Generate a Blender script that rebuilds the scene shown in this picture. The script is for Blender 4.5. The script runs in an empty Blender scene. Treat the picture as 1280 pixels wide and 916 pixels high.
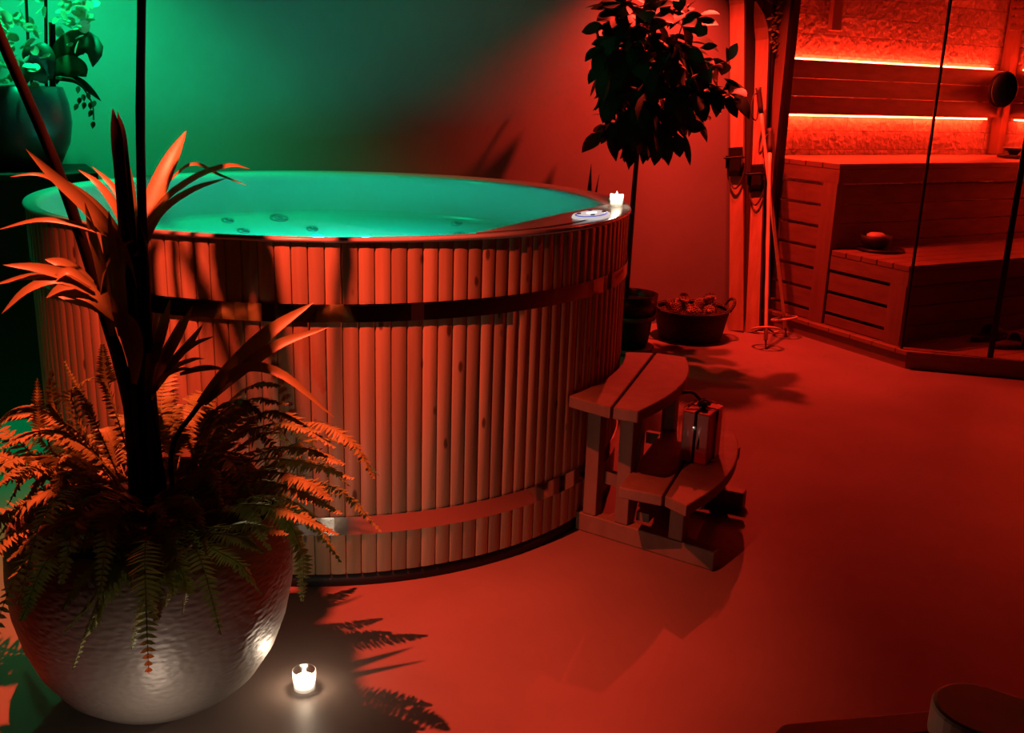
import bpy, bmesh, math, random
from math import sin, cos, pi, radians, hypot
from mathutils import Vector, Matrix

random.seed(7)
SC = bpy.context.scene
COL = SC.collection

# ------------------------------------------------------------------ camera
FPX, PITCH, ROLL, CAMH = 1240.98, 0.2735, 0.0320, 1.3177
_fw = Vector((0, cos(PITCH), -sin(PITCH)))
_up = Vector((0, sin(PITCH), cos(PITCH)))
_rt = Vector((1, 0, 0))
CR = cos(ROLL) * _rt + sin(ROLL) * _up
CU = -sin(ROLL) * _rt + cos(ROLL) * _up
CP = Vector((0, 0, CAMH))
cd = bpy.data.cameras.new('camera')
cd.sensor_width = 36
cd.lens = FPX / 1280 * 36
cd.clip_start = 0.05
cam = bpy.data.objects.new('camera', cd)
COL.objects.link(cam)
m = Matrix((CR, CU, -_fw)).transposed().to_4x4()
m.translation = CP
cam.matrix_world = m
SC.camera = cam


def ray(x, y):
    return _fw + (x - 640) / FPX * CR - (y - 458) / FPX * CU


def at(x, y, Y):
    d = ray(x, y)
    return CP + d * (Y / d.y)


def atz(x, y, z=0.0):
    d = ray(x, y)
    return CP + d * ((z - CAMH) / d.z)


# ------------------------------------------------------------------ world, exposure, lamps
w = bpy.data.worlds.new('night')
SC.world = w
w.use_nodes = True
w.node_tree.nodes['Background'].inputs[0].default_value = (0.9, 0.25, 0.2, 1)
w.node_tree.nodes['Background'].inputs[1].default_value = 0.0012
SC.view_settings.view_transform = 'Standard'
SC.view_settings.look = 'None'
SC.view_settings.exposure = -0.2
SC.view_settings.gamma = 1.0
SC.view_settings.use_curve_mapping = False
SC.cycles.use_denoising = True
SC.cycles.max_bounces = 8
SC.cycles.transparent_max_bounces = 24
SC.cycles.sample_clamp_indirect = 4.0
SC.cycles.caustics_reflective = False
SC.cycles.caustics_refractive = False


def spot(name, loc, target, energy, color, angle, blend, size=0.03):
    l = bpy.data.lights.new(name, 'SPOT')
    l.energy, l.color = energy, color
    l.spot_size, l.spot_blend, l.shadow_soft_size = radians(angle), blend, size
    o = bpy.data.objects.new(name, l)
    COL.objects.link(o)
    o.location = loc
    o.rotation_euler = (Vector(target) - Vector(loc)).to_track_quat('-Z', 'Y').to_euler()
    return o


def point(name, loc, energy, color, size=0.01):
    l = bpy.data.lights.new(name, 'POINT')
    l.energy, l.color, l.shadow_soft_size = energy, color, size
    o = bpy.data.objects.new(name, l)
    COL.objects.link(o)
    o.location = loc
    return o


RED = (1.0, 0.075, 0.034)
RED_DEEP = (1.0, 0.035, 0.018)
GREEN = (0.0, 1.0, 0.32)
spot('ceiling_spot_planter', (-0.80, 1.72, 2.62), (-0.55, 2.18, 0.0), 760, RED, 58, 1.0, 0.012)
spot('ceiling_spot_tree', (0.87, 5.30, 2.3), (1.12, 4.95, 0.0), 400, RED_DEEP, 122, 1.0, 0.02)
spot('ceiling_spot_skis', (1.02, 5.36, 2.75), (1.34, 5.50, 0.0), 330, RED_DEEP, 58, 1.0, 0.02)
spot('ceiling_spot_green', (-1.72, 3.74, 2.4), (-1.66, 3.95, 0.0), 215, GREEN, 104, 1.0, 0.03)
for _a in (-2.4, -0.8, 0.8, 2.4):
    _x, _y = -0.610 + 0.12 * cos(_a), 3.395 + 0.12 * sin(_a)
    spot('underwater_lamp', (_x, _y, 0.792), (_x + 0.02 * cos(_a), _y + 0.02 * sin(_a), 0.3), 23.0, (0.0, 1.0, 0.74), 172, 0.05, 0.03)


# ------------------------------------------------------------------ material helpers
def mat(name, color, rough=0.6, metal=0.0, spec=0.5):
    M = bpy.data.materials.new(name)
    M.use_nodes = True
    b = M.node_tree.nodes['Principled BSDF']
    b.inputs['Base Color'].default_value = (*color, 1)
    b.inputs['Roughness'].default_value = rough
    b.inputs['Metallic'].default_value = metal
    b.inputs['Specular IOR Level'].default_value = spec
    return M


def nodes(M):
    return M.node_tree.nodes, M.node_tree.links, M.node_tree.nodes['Principled BSDF']


def coords(M, scale=(1, 1, 1), kind='Object'):
    n, l, b = nodes(M)
    tc = n.new('ShaderNodeTexCoord')
    mp = n.new('ShaderNodeMapping')
    mp.inputs['Scale'].default_value = scale
    l.new(tc.outputs[kind], mp.inputs['Vector'])
    return mp.outputs['Vector']


def noise_mix(M, vec, scale, c1, c2, lo=0.35, hi=0.65, detail=6.0, bump=0.0, dist=0.01):
    n, l, b = nodes(M)
    t = n.new('ShaderNodeTexNoise')
    t.inputs['Scale'].default_value = scale
    t.inputs['Detail'].default_value = detail
    l.new(vec, t.inputs['Vector'])
    r = n.new('ShaderNodeValToRGB')
    r.color_ramp.elements[0].position, r.color_ramp.elements[1].position = lo, hi
    r.color_ramp.elements[0].color, r.color_ramp.elements[1].color = (*c1, 1), (*c2, 1)
    l.new(t.outputs['Fac'], r.inputs['Fac'])
    l.new(r.outputs['Color'], b.inputs['Base Color'])
    if bump:
        add_bump(M, t.outputs['Fac'], bump, dist)
    return t, r


def add_bump(M, sock, strength, dist=0.01):
    n, l, b = nodes(M)
    bp = n.new('ShaderNodeBump')
    bp.inputs['Strength'].default_value = strength
    bp.inputs['Distance'].default_value = dist
    l.new(sock, bp.inputs['Height'])
    if b.inputs['Normal'].is_linked:
        l.new(b.inputs['Normal'].links[0].from_socket, bp.inputs['Normal'])
    l.new(bp.outputs['Normal'], b.inputs['Normal'])


def wood(name, c1, c2, scale=(14, 14, 1.2), rough=0.5, knots=False):
    M = mat(name, c1, rough)
    n, l, b = nodes(M)
    v = coords(M, scale)
    t, r = noise_mix(M, v, 2.2, c1, c2, 0.3, 0.7, 5, 0.12, 0.002)
    if knots:
        v2 = coords(M, (30, 30, 12))
        vo = n.new('ShaderNodeTexVoronoi')
        vo.inputs['Scale'].default_value = 1.0
        l.new(v2, vo.inputs['Vector'])
        kr = n.new('ShaderNodeValToRGB')
        kr.color_ramp.elements[0].position, kr.color_ramp.elements[1].position = 0.14, 0.24
        kr.color_ramp.elements[0].color, kr.color_ramp.elements[1].color = (0.28, 0.22, 0.2, 1), (1, 1, 1, 1)
        l.new(vo.outputs['Distance'], kr.inputs['Fac'])
        mx = n.new('ShaderNodeMixRGB')
        mx.blend_type = 'MULTIPLY'
        mx.inputs[0].default_value = 1
        at_ = n.new('ShaderNodeAttribute')
        at_.attribute_name = 'tone'
        m2 = n.new('ShaderNodeMixRGB')
        m2.blend_type = 'MULTIPLY'
        m2.inputs[0].default_value = 1
        l.new(r.outputs['Color'], mx.inputs[1])
        sc_ = n.new('ShaderNodeSeparateColor')
        l.new(vo.outputs['Color'], sc_.inputs[0])
        gt = n.new('ShaderNodeMath')
        gt.operation = 'LESS_THAN'
        gt.inputs[1].default_value = 0.8
        l.new(sc_.outputs[0], gt.inputs[0])
        mxk = n.new('ShaderNodeMixRGB')
        mxk.inputs[2].default_value = (1, 1, 1, 1)
        l.new(gt.outputs[0], mxk.inputs[0])
        l.new(kr.outputs['Color'], mxk.inputs[1])
        l.new(mxk.outputs[0], mx.inputs[2])
        l.new(mx.outputs[0], m2.inputs[1])
        l.new(at_.outputs['Color'], m2.inputs[2])
        l.new(m2.outputs[0], b.inputs['Base Color'])
    return M


def emit(name, color, strength):
    M = bpy.data.materials.new(name)
    M.use_nodes = True
    n, l = M.node_tree.nodes, M.node_tree.links
    n.remove(n['Principled BSDF'])
    e = n.new('ShaderNodeEmission')
    e.inputs[0].default_value = (*color, 1)
    e.inputs[1].default_value = strength
    l.new(e.outputs[0], n['Material Output'].inputs[0])
    return M


def clear(name, tint=(1, 1, 1), ior=1.45, gloss_rough=0.0, haze=0.0, haze_col=(1, 1, 1)):
    """thin clear sheet: transparent + fresnel gloss (+ a little milky scatter)"""
    M = bpy.data.materials.new(name)
    M.use_nodes = True
    n, l = M.node_tree.nodes, M.node_tree.links
    n.remove(n['Principled BSDF'])
    t = n.new('ShaderNodeBsdfTransparent')
    t.inputs[0].default_value = (*tint, 1)
    last = t.outputs[0]
    if haze:
        d = n.new('ShaderNodeBsdfTranslucent')
        d.inputs[0].default_value = (*haze_col, 1)
        mx = n.new('ShaderNodeMixShader')
        mx.inputs[0].default_value = haze
        l.new(last, mx.inputs[1])
        l.new(d.outputs[0], mx.inputs[2])
        last = mx.outputs[0]
    g = n.new('ShaderNodeBsdfGlossy')
    g.inputs['Roughness'].default_value = gloss_rough
    f = n.new('ShaderNodeFresnel')
    f.inputs['IOR'].default_value = ior
    mx = n.new('ShaderNodeMixShader')
    ge = n.new('ShaderNodeNewGeometry')
    mm = n.new('ShaderNodeMath')
    mm.operation = 'SUBTRACT'
    mm.inputs[0].default_value = 1
    l.new(ge.outputs['Backfacing'], mm.inputs[1])
    m2 = n.new('ShaderNodeMath')
    m2.operation = 'MULTIPLY'
    l.new(f.outputs[0], m2.inputs[0])
    l.new(mm.outputs[0], m2.inputs[1])
    l.new(m2.outputs[0], mx.inputs[0])
    l.new(last, mx.inputs[1])
    l.new(g.outputs[0], mx.inputs[2])
    l.new(mx.outputs[0], n['Material Output'].inputs[0])
    return M, f


def leafmat(name, c, c2, rough=0.45, trans=0.25):
    M = mat(name, c, rough)
    n, l, b = nodes(M)
    v = coords(M, (1, 1, 1))
    t, r = noise_mix(M, v, 9, c, c2, 0.3, 0.7, 3)
    if trans:
        d = n.new('ShaderNodeBsdfTranslucent')
        l.new(r.outputs['Color'], d.inputs[0])
        mx = n.new('ShaderNodeMixShader')
        mx.inputs[0].default_value = trans
        l.new(b.outputs[0], mx.inputs[1])
        l.new(d.outputs[0], mx.inputs[2])
        l.new(mx.outputs[0], n['Material Output'].inputs[0])
    return M


# ------------------------------------------------------------------ materials
M_floor = mat('polished_concrete', (0.2, 0.165, 0.15), 0.45, spec=0.2)
_v = coords(M_floor, (1, 1, 1))
_t, _r = noise_mix(M_floor, _v, 1.6, (0.175, 0.125, 0.105), (0.25, 0.18, 0.155), 0.3, 0.7, 9, 0.12, 0.004)
M_wall = mat('painted_plaster', (0.42, 0.40, 0.37), 0.8, spec=0.2)
noise_mix(M_wall, coords(M_wall), 3, (0.29, 0.275, 0.255), (0.33, 0.315, 0.295), 0.3, 0.7, 6, 0.05, 0.003)
M_brick = mat('split_stone', (0.4, 0.3, 0.25), 0.8)
n, l, b = nodes(M_brick)
_uv = coords(M_brick, (1, 1, 1), 'UV')
_bt = n.new('ShaderNodeTexBrick')
_bt.inputs['Color1'].default_value = (0.55, 0.42, 0.36, 1)
_bt.inputs['Color2'].default_value = (0.36, 0.27, 0.23, 1)
_bt.inputs['Mortar'].default_value = (0.3, 0.22, 0.2, 1)
_bt.inputs['Scale'].default_value = 1.0
_bt.inputs['Mortar Size'].default_value = 0.004
_bt.inputs['Brick Width'].default_value = 0.29
_bt.inputs['Row Height'].default_value = 0.112
l.new(_uv, _bt.inputs['Vector'])
_nn = n.new('ShaderNodeTexNoise')
_nn.inputs['Scale'].default_value = 26
_nn.inputs['Detail'].default_value = 8
l.new(_uv, _nn.inputs['Vector'])
_mx = n.new('ShaderNodeMixRGB')
_mx.blend_type = 'MULTIPLY'
_mx.inputs[0].default_value = 0.6
l.new(_bt.outputs['Color'], _mx.inputs[1])
l.new(_nn.outputs['Fac'], _mx.inputs[2])
l.new(_mx.outputs[0], b.inputs['Base Color'])
add_bump(M_brick, _nn.outputs['Fac'], 0.9, 0.02)
_inv = n.new('ShaderNodeMath')
_inv.operation = 'SUBTRACT'
_inv.inputs[0].default_value = 1
l.new(_bt.outputs['Fac'], _inv.inputs[1])
add_bump(M_brick, _inv.outputs[0], 0.8, 0.012)

M_stave = wood('spruce_staves', (0.58, 0.48, 0.31), (0.46, 0.35, 0.21), (26, 26, 1.3), 0.5, True)
M_steel = mat('polished_steel', (0.75, 0.74, 0.72), 0.09, 1.0)
_v = coords(M_steel, (1, 1, 1))
_n, _l, _b = nodes(M_steel)
_t = _n.new('ShaderNodeTexNoise')
_t.inputs['Scale'].default_value = 7
_l.new(_v, _t.inputs['Vector'])
add_bump(M_steel, _t.outputs['Fac'], 0.15, 0.003)
M_black = mat('black_rubber', (0.006, 0.006, 0.006), 0.7)
M_acryl = mat('white_acrylic', (0.48, 0.5, 0.5), 0.2)
M_water, _f = clear('tub_water', (0.7, 1.0, 0.98), 1.16, 0.02, 0.03, (0.9, 1.0, 1.0))
n, l = M_water.node_tree.nodes, M_water.node_tree.links
_tc = n.new('ShaderNodeTexCoord')
_t = n.new('ShaderNodeTexNoise')
_t.inputs['Scale'].default_value = 5
_bp = n.new('ShaderNodeBump')
_bp.inputs['Strength'].default_value = 0.06
l.new(_tc.outputs['Object'], _t.inputs['Vector'])
l.new(_t.outputs['Fac'], _bp.inputs['Height'])
l.new(_bp.outputs[0], _f.inputs['Normal'])
for nd in n:
    if nd.type == 'BSDF_GLOSSY':
        l.new(_bp.outputs[0], nd.inputs['Normal'])
M_jet = mat('jet_steel', (0.25, 0.26, 0.26), 0.3, 0.9)
M_pot = mat('hammered_metal', (0.17, 0.145, 0.13), 0.5, 0.2)
n, l, b = nodes(M_pot)
_vo = n.new('ShaderNodeTexVoronoi')
_vo.feature = 'SMOOTH_F1'
_vo.inputs['Scale'].default_value = 1.0
l.new(coords(M_pot, (1, 1, 1), 'UV'), _vo.inputs['Vector'])
add_bump(M_pot, _vo.outputs['Distance'], 0.32, 0.005)
M_soil = mat('potting_soil', (0.02, 0.014, 0.01), 0.95)
M_fern = leafmat('fern_green', (0.2, 0.3, 0.06), (0.32, 0.33, 0.1), 0.5, 0.15)
M_palm = leafmat('palm_leaf_green', (0.24, 0.26, 0.08), (0.34, 0.3, 0.1), 0.38, 0.15)
M_cane = mat('dark_cane', (0.06, 0.045, 0.03), 0.75, spec=0.15)
noise_mix(M_cane, coords(M_cane, (6, 6, 2)), 6, (0.008, 0.006, 0.005), (0.022, 0.015, 0.01), 0.3, 0.7)
M_dleaf = leafmat('dark_waxy_leaf', (0.012, 0.03, 0.01), (0.02, 0.042, 0.013), 0.5, 0.05)
M_bark = mat('bark', (0.06, 0.045, 0.035), 0.9)
M_dpot = mat('dark_glazed_pot', (0.02, 0.018, 0.018), 0.35)
M_dpot2 = mat('dark_pot_band', (0.12, 0.1, 0.1), 0.35)
M_slate = mat('slate_glazed_pot', (0.045, 0.055, 0.06), 0.3)
M_wicker = mat('dark_wicker', (0.05, 0.03, 0.02), 0.7)
n, l, b = nodes(M_wicker)
_w = n.new('ShaderNodeTexWave')
_w.wave_type = 'BANDS'
_w.bands_direction = 'Z'
_w.inputs['Scale'].default_value = 38
_w.inputs['Distortion'].default_value = 2
l.new(coords(M_wicker), _w.inputs['Vector'])
add_bump(M_wicker, _w.outputs['Fac'], 0.8, 0.01)
M_cone = mat('pine_cone_scale', (0.24, 0.14, 0.09), 0.8)
M_ski = wood('old_ski_wood', (0.5, 0.3, 0.17), (0.36, 0.2, 0.11), (20, 20, 1), 0.4)
M_pole = wood('bamboo_pole', (0.7, 0.5, 0.33), (0.6, 0.4, 0.25), (20, 20, 2), 0.4)
M_leather = mat('dark_leather', (0.05, 0.025, 0.018), 0.6)
M_sauna = wood('sauna_cedar', (0.22, 0.12, 0.072), (0.155, 0.08, 0.048), (3, 3, 14), 0.55)
M_saunav = wood('sauna_cedar_upright', (0.22, 0.12, 0.072), (0.16, 0.083, 0.05), (12, 12, 1.5), 0.55)
M_step = wood('step_timber', (0.27, 0.185, 0.12), (0.2, 0.13, 0.085), (9, 9, 3), 0.55)
M_fwood = wood('pale_furniture_timber', (0.5, 0.36, 0.25), (0.4, 0.27, 0.18), (6, 6, 6), 0.5)
M_dark = mat('dark_timber', (0.012, 0.008, 0.007), 0.6)
M_frame = mat('dark_metal_frame', (0.02, 0.012, 0.012), 0.4, 0.5)
M_glass, _ = clear('clear_glass', (0.97, 0.95, 0.95), 1.3)
M_cup, _ = clear('cup_glass', (0.97, 0.97, 0.97), 1.2, 0.05, 0.4, (1, 0.97, 0.92))
M_cello, _ = clear('cellophane', (0.97, 0.95, 0.95), 1.25, 0.05)
M_led = emit('led_strip', (1.0, 0.03, 0.008), 230.0)
M_flame = emit('candle_flame', (1.0, 0.82, 0.55), 60.0)
M_wax = mat('candle_wax', (0.95, 0.9, 0.82), 0.5)
_n, _l, _b = nodes(M_wax)
_b.inputs['Emission Color'].default_value = (1.0, 0.86, 0.66, 1)
_b.inputs['Emission Strength'].default_value = 3.0  # added emission stands in for flame light glowing through the wax
M_white = mat('white_plastic_added_glow', (0.8, 0.8, 0.82), 0.3)
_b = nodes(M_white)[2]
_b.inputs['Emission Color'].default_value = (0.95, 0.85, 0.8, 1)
_b.inputs['Emission Strength'].default_value = 0.7  # emission added so the keypad looks bright beside the candle
M_blue = mat('blue_print_added_glow', (0.08, 0.12, 0.5), 0.35)
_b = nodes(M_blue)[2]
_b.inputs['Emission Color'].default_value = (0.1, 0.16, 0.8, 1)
_b.inputs['Emission Strength'].default_value = 0.6  # same added glow on the keypad border
M_purple = mat('dark_keypad', (0.06, 0.04, 0.14), 0.3)
M_screen = emit('keypad_display', (0.75, 1.0, 1.0), 2.0)
M_tan = mat('tan_plastic', (0.5, 0.38, 0.24), 0.4)
M_parcel = mat('red_paper', (0.8, 0.1, 0.06), 0.4)
M_cord = mat('black_cord', (0.008, 0.007, 0.007), 0.6)
M_cloth = mat('dark_cloth', (0.03, 0.015, 0.014), 0.9)


# ------------------------------------------------------------------ object helpers
class MB:
    def __init__(self):
        self.bm = bmesh.new()
        self.uv = None

    def face(self, vs, smooth=False):
        try:
            f = self.bm.faces.new(vs)
            f.smooth = smooth
            return f
        except ValueError:
            return None

    def prism(self, poly, z0, z1):
        a = [self.bm.verts.new((p[0], p[1], z0)) for p in poly]
        c = [self.bm.verts.new((p[0], p[1], z1)) for p in poly]
        k = len(poly)
        self.face(list(reversed(a)))
        self.face(c)
        for i in range(k):
            self.face([a[i], a[(i + 1) % k], c[(i + 1) % k], c[i]])
        return self

    def box(self, c, s, M=None):
        """box centred c, full size s, optional 3x3/4x4 matrix for its axes"""
        R = (M.to_3x3() if M else Matrix.Identity(3))
        vs = []
        for dz in (-.5, .5):
            for dx, dy in ((-.5, -.5), (.5, -.5), (.5, .5), (-.5, .5)):
                vs.append(self.bm.verts.new(Vector(c) + R @ Vector((dx * s[0], dy * s[1], dz * s[2]))))
        for f in ((3, 2, 1, 0), (4, 5, 6, 7), (0, 1, 5, 4), (1, 2, 6, 5), (2, 3, 7, 6), (3, 0, 4, 7)):
            self.face([vs[i] for i in f])
        return self

    def beam(self, p, q, wd, th, up=(0, 0, 1)):
        """board from p to q, width along side, thickness along up"""
        p, q = Vector(p), Vector(q)
        d = (q - p)
        L = d.length
        d.normalize()
        s = d.cross(Vector(up)).normalized()
        u = s.cross(d)
        M = Matrix((d, s, u)).transposed()
        return self.box((p + q) / 2, (L, wd, th), M)

    def tube(self, pts, rad, n=8, cap=True, flat=1.0):
        pts = [Vector(p) for p in pts]
        if not hasattr(rad, '__len__'):
            rad = [rad] * len(pts)
        rings = []
        prev = None
        for i, p in enumerate(pts):
            d = (pts[min(i + 1, len(pts) - 1)] - pts[max(i - 1, 0)]).normalized()
            if prev is None:
                s = d.cross(Vector((0, 0, 1)))
                if s.length < 0.05:
                    s = d.cross(Vector((0, 1, 0)))
            else:
                s = prev - d * prev.dot(d)
            s.normalize()
            prev = s
            u = s.cross(d)
            rings.append([self.bm.verts.new(p + rad[i] * (cos(2 * pi * k / n) * s + flat * sin(2 * pi * k / n) * u)) for k in range(n)])
        for i in range(len(rings) - 1):
            for k in range(n):
                self.face([rings[i][k], rings[i][(k + 1) % n], rings[i + 1][(k + 1) % n], rings[i + 1][k]], True)
        if cap:
            self.face(rings[0])
            self.face(list(reversed(rings[-1])))
        return self

    def lathe(self, prof, c=(0, 0, 0), n=48, capb=False, capt=False, uvs=None):
        rings = []
        for r, z in prof:
            rings.append([self.bm.verts.new((c[0] + r * cos(2 * pi * k / n), c[1] + r * sin(2 * pi * k / n), c[2] + z)) for k in range(n)])
        if uvs:
            ul = self.bm.loops.layers.uv.new('UVMap')
            arc = [0]
            for i in range(1, len(prof)):
                arc.append(arc[-1] + hypot(prof[i][0] - prof[i - 1][0], prof[i][1] - prof[i - 1][1]))
        for i in range(len(rings) - 1):
            for k in range(n):
                f = self.face([rings[i][k], rings[i][(k + 1) % n], rings[i + 1][(k + 1) % n], rings[i + 1][k]], True)
                if uvs and f:
                    U = [(k, i), (k + 1, i), (k + 1, i + 1), (k, i + 1)]
                    for lp, (a, j) in zip(f.loops, U):
                        lp[ul].uv = (a / n * uvs[0], arc[j] * uvs[1])
        if capb:
            self.face(list(reversed(rings[0])))
        if capt:
            self.face(rings[-1])
        return self

    def torus(self, c, R, r, M=None, n=28, k=8):
        R3 = M.to_3x3() if M else Matrix.Identity(3)
        rings = []
        for i in range(n):
            a = 2 * pi * i / n
            ring = []
            for j in range(k):
                b_ = 2 * pi * j / k
                ring.append(self.bm.verts.new(Vector(c) + R3 @ Vector(((R + r * cos(b_)) * cos(a), (R + r * cos(b_)) * sin(a), r * sin(b_)))))
            rings.append(ring)
        for i in range(n):
            for j in range(k):
                self.face([rings[i][j], rings[(i + 1) % n][j], rings[(i + 1) % n][(j + 1) % k], rings[i][(j + 1) % k]], True)
        return self

    def blade(self, pts, wid, fold=0.25, up=(0, 0, 1), prof=None):
        """a leaf blade along pts: V-folded ribbon, wid = half width at its widest"""
        pts = [Vector(p) for p in pts]
        k = len(pts)
        rows = []
        for i, p in enumerate(pts):
            t = i / (k - 1)
            d = (pts[min(i + 1, k - 1)] - pts[max(i - 1, 0)]).normalized()
            s = d.cross(Vector(up))
            if s.length < 0.05:
                s = d.cross(Vector((0, 1, 0.2)))
            s.normalize()
            u = s.cross(d)
            h = wid * (prof(t) if prof else max(0.02, sin(pi * min(1, 0.12 + 0.88 * t)) ** 0.8))
            rows.append((self.bm.verts.new(p - s * h + u * h * fold), self.bm.verts.new(p), self.bm.verts.new(p + s * h + u * h * fold)))
        for i in range(k - 1):
            for j in (0, 1):
                self.face([rows[i][j], rows[i][j + 1], rows[i + 1][j + 1], rows[i + 1][j]], True)
        return self

    def obj(self, name, mat_, parent=None, bevel=0.0, normals=True):
        me = bpy.data.meshes.new(name)
        if normals:
            bmesh.ops.recalc_face_normals(self.bm, faces=self.bm.faces)
        self.bm.to_mesh(me)
        self.bm.free()
        me.materials.append(mat_)
        o = bpy.data.objects.new(name, me)
        COL.objects.link(o)
        if parent:
            o.parent = parent
        if bevel:
            bv = o.modifiers.new('edge', 'BEVEL')
            bv.width, bv.segments, bv.limit_method = bevel, 2, 'ANGLE'
        return o


def tag(o, label, cat, group=None, kind=None):
    o['label'], o['category'] = label, cat
    if group:
        o['group'] = group
    if kind:
        o['kind'] = kind
    return o


def thing(name, label, cat, loc=(0, 0, 0), group=None):
    o = bpy.data.objects.new(name, None)
    COL.objects.link(o)
    o.location = loc
    return tag(o, label, cat, group)


def struct(o, label=None):
    o['kind'] = 'structure'
    if label:
        o['label'] = label
    return o


def local(root, o):
    """parts are modelled in world coordinates: bring them under their thing without moving them"""
    o.parent = root
    o.matrix_parent_inverse = Matrix.Translation(-Vector(root.location))
    return o


def bez(pts, n):
    """Catmull-Rom through pts"""
    P = [Vector(p) for p in pts]
    P = [2 * P[0] - P[1]] + P + [2 * P[-1] - P[-2]]
    out = []
    segs = len(P) - 3
    for i in range(n):
        t = i / (n - 1) * segs
        s = min(int(t), segs - 1)
        t -= s
        a, b_, c, d = P[s:s + 4]
        out.append(0.5 * ((2 * b_) + (c - a) * t + (2 * a - 5 * b_ + 4 * c - d) * t * t + (3 * b_ - a - 3 * c + d) * t ** 3))
    return out


# ------------------------------------------------------------------ the room
UU = Vector((0.88, 0.475, 0)).normalized()      # along the back wall
VV = Vector((0.475, -0.88, 0)).normalized()     # out of the back wall into the room
WO = Vector((1.405, 6.05, 0))                   # where the plain wall meets the sauna


def S(u, v, z=0.0):
    p = WO + UU * u + VV * v
    return Vector((p.x, p.y, z))


def sprism(mb, uv, z0, z1):
    return mb.prism([S(*p)[:2] for p in uv], z0, z1)


mb = MB()
mb.prism([(-5, -3), (6.5, -3), (6.5, 9.5), (-5, 9.5)], -0.1, 0)
struct(mb.obj('floor', M_floor), 'polished concrete floor under red light')
mb = MB()
sprism(mb, [(-5.2, 0), (-0.001, 0), (-0.001, -0.12), (-5.2, -0.12)], 0.0, 2.75)
struct(mb.obj('wall_back', M_wall), 'plain plaster wall behind the hot tub')


def brick_wall(name, uv0, uv1, z0, z1):
    mb = MB()
    ul = mb.bm.loops.layers.uv.new('UVMap')
    a, c = S(*uv0), S(*uv1)
    L = (c - a).length
    nrm = (c - a).cross(Vector((0, 0, 1))).normalized()
    fr = [mb.bm.verts.new(p) for p in (a + Vector((0, 0, z0)), c + Vector((0, 0, z0)), c + Vector((0, 0, z1)), a + Vector((0, 0, z1)))]
    bk = [mb.bm.verts.new(v.co - nrm * 0.12) for v in fr]
    f = mb.face(fr)
    for lp, t in zip(f.loops, ((0, z0), (L, z0), (L, z1), (0, z1))):
        lp[ul].uv = t
    mb.face(bk[::-1])
    for i in range(4):
        mb.face([fr[i], bk[i], bk[(i + 1) % 4], fr[(i + 1) % 4]])
    return struct(mb.obj(name, M_brick), 'rough split stone wall inside the sauna')


brick_wall('wall_sauna_back', (0, 0), (2.15, 0), 0, 2.1)
brick_wall('wall_sauna_right', (2.15, 0), (2.15, 2.2), 0, 2.1)

# sauna deck with its cut corner, and the timber side panel with its dark edge
mb = MB()
deck = [(-0.03, 0.0), (-0.03, 1.315), (0.9, 2.16), (2.15, 2.16), (2.15, 0)]
sprism(mb, [(-0.02, 0.0), (-0.02, 1.30), (0.9, 2.14), (2.15, 2.14), (2.15, 0)], 0.0, 0.07)
struct(mb.obj('floor_sauna', M_sauna), 'timber deck of the sauna')
mb = MB()
for k in range(14):
    v0 = 0.0 + k * 0.155
    u1 = 2.15
    v1 = min(v0 + 0.152, 2.15)
    cut = lambda v: -0.035 + max(0, v - 1.31) * 1.095
    vs_ = [v0] + ([1.31] if v0 < 1.31 < v1 else []) + [v1]
    sprism(mb, [(u1, v0), (u1, v1)] + [(cut(v), v) for v in vs_[::-1]], 0.0702, 0.095)
struct(mb.obj('trim_1', M_sauna, bevel=0.003), 'deck boards of the sauna floor')
mb = MB()
sprism(mb, [(-0.045, 0.003), (0.0, 0.003), (0.0, 0.225), (-0.045, 0.225)], 0.0, 2.1)
struct(mb.obj('trim_2', M_saunav), 'upright timber panel at the side of the sauna')
mb = MB()
sprism(mb, [(-0.045, 0.226), (0.0, 0.226), (0.0, 0.256), (-0.045, 0.256)], 0.096, 2.1)
struct(mb.obj('trim_3', M_frame), 'dark edge post of the sauna glass')
mb = MB()
sprism(mb, [(-0.05, -0.1), (-0.05, 1.32), (0.9, 2.18), (2.2, 2.18), (2.2, -0.1)], 2.101, 2.16)
struct(mb.obj('ceiling_sauna', M_sauna), 'timber roof of the sauna')


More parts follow.
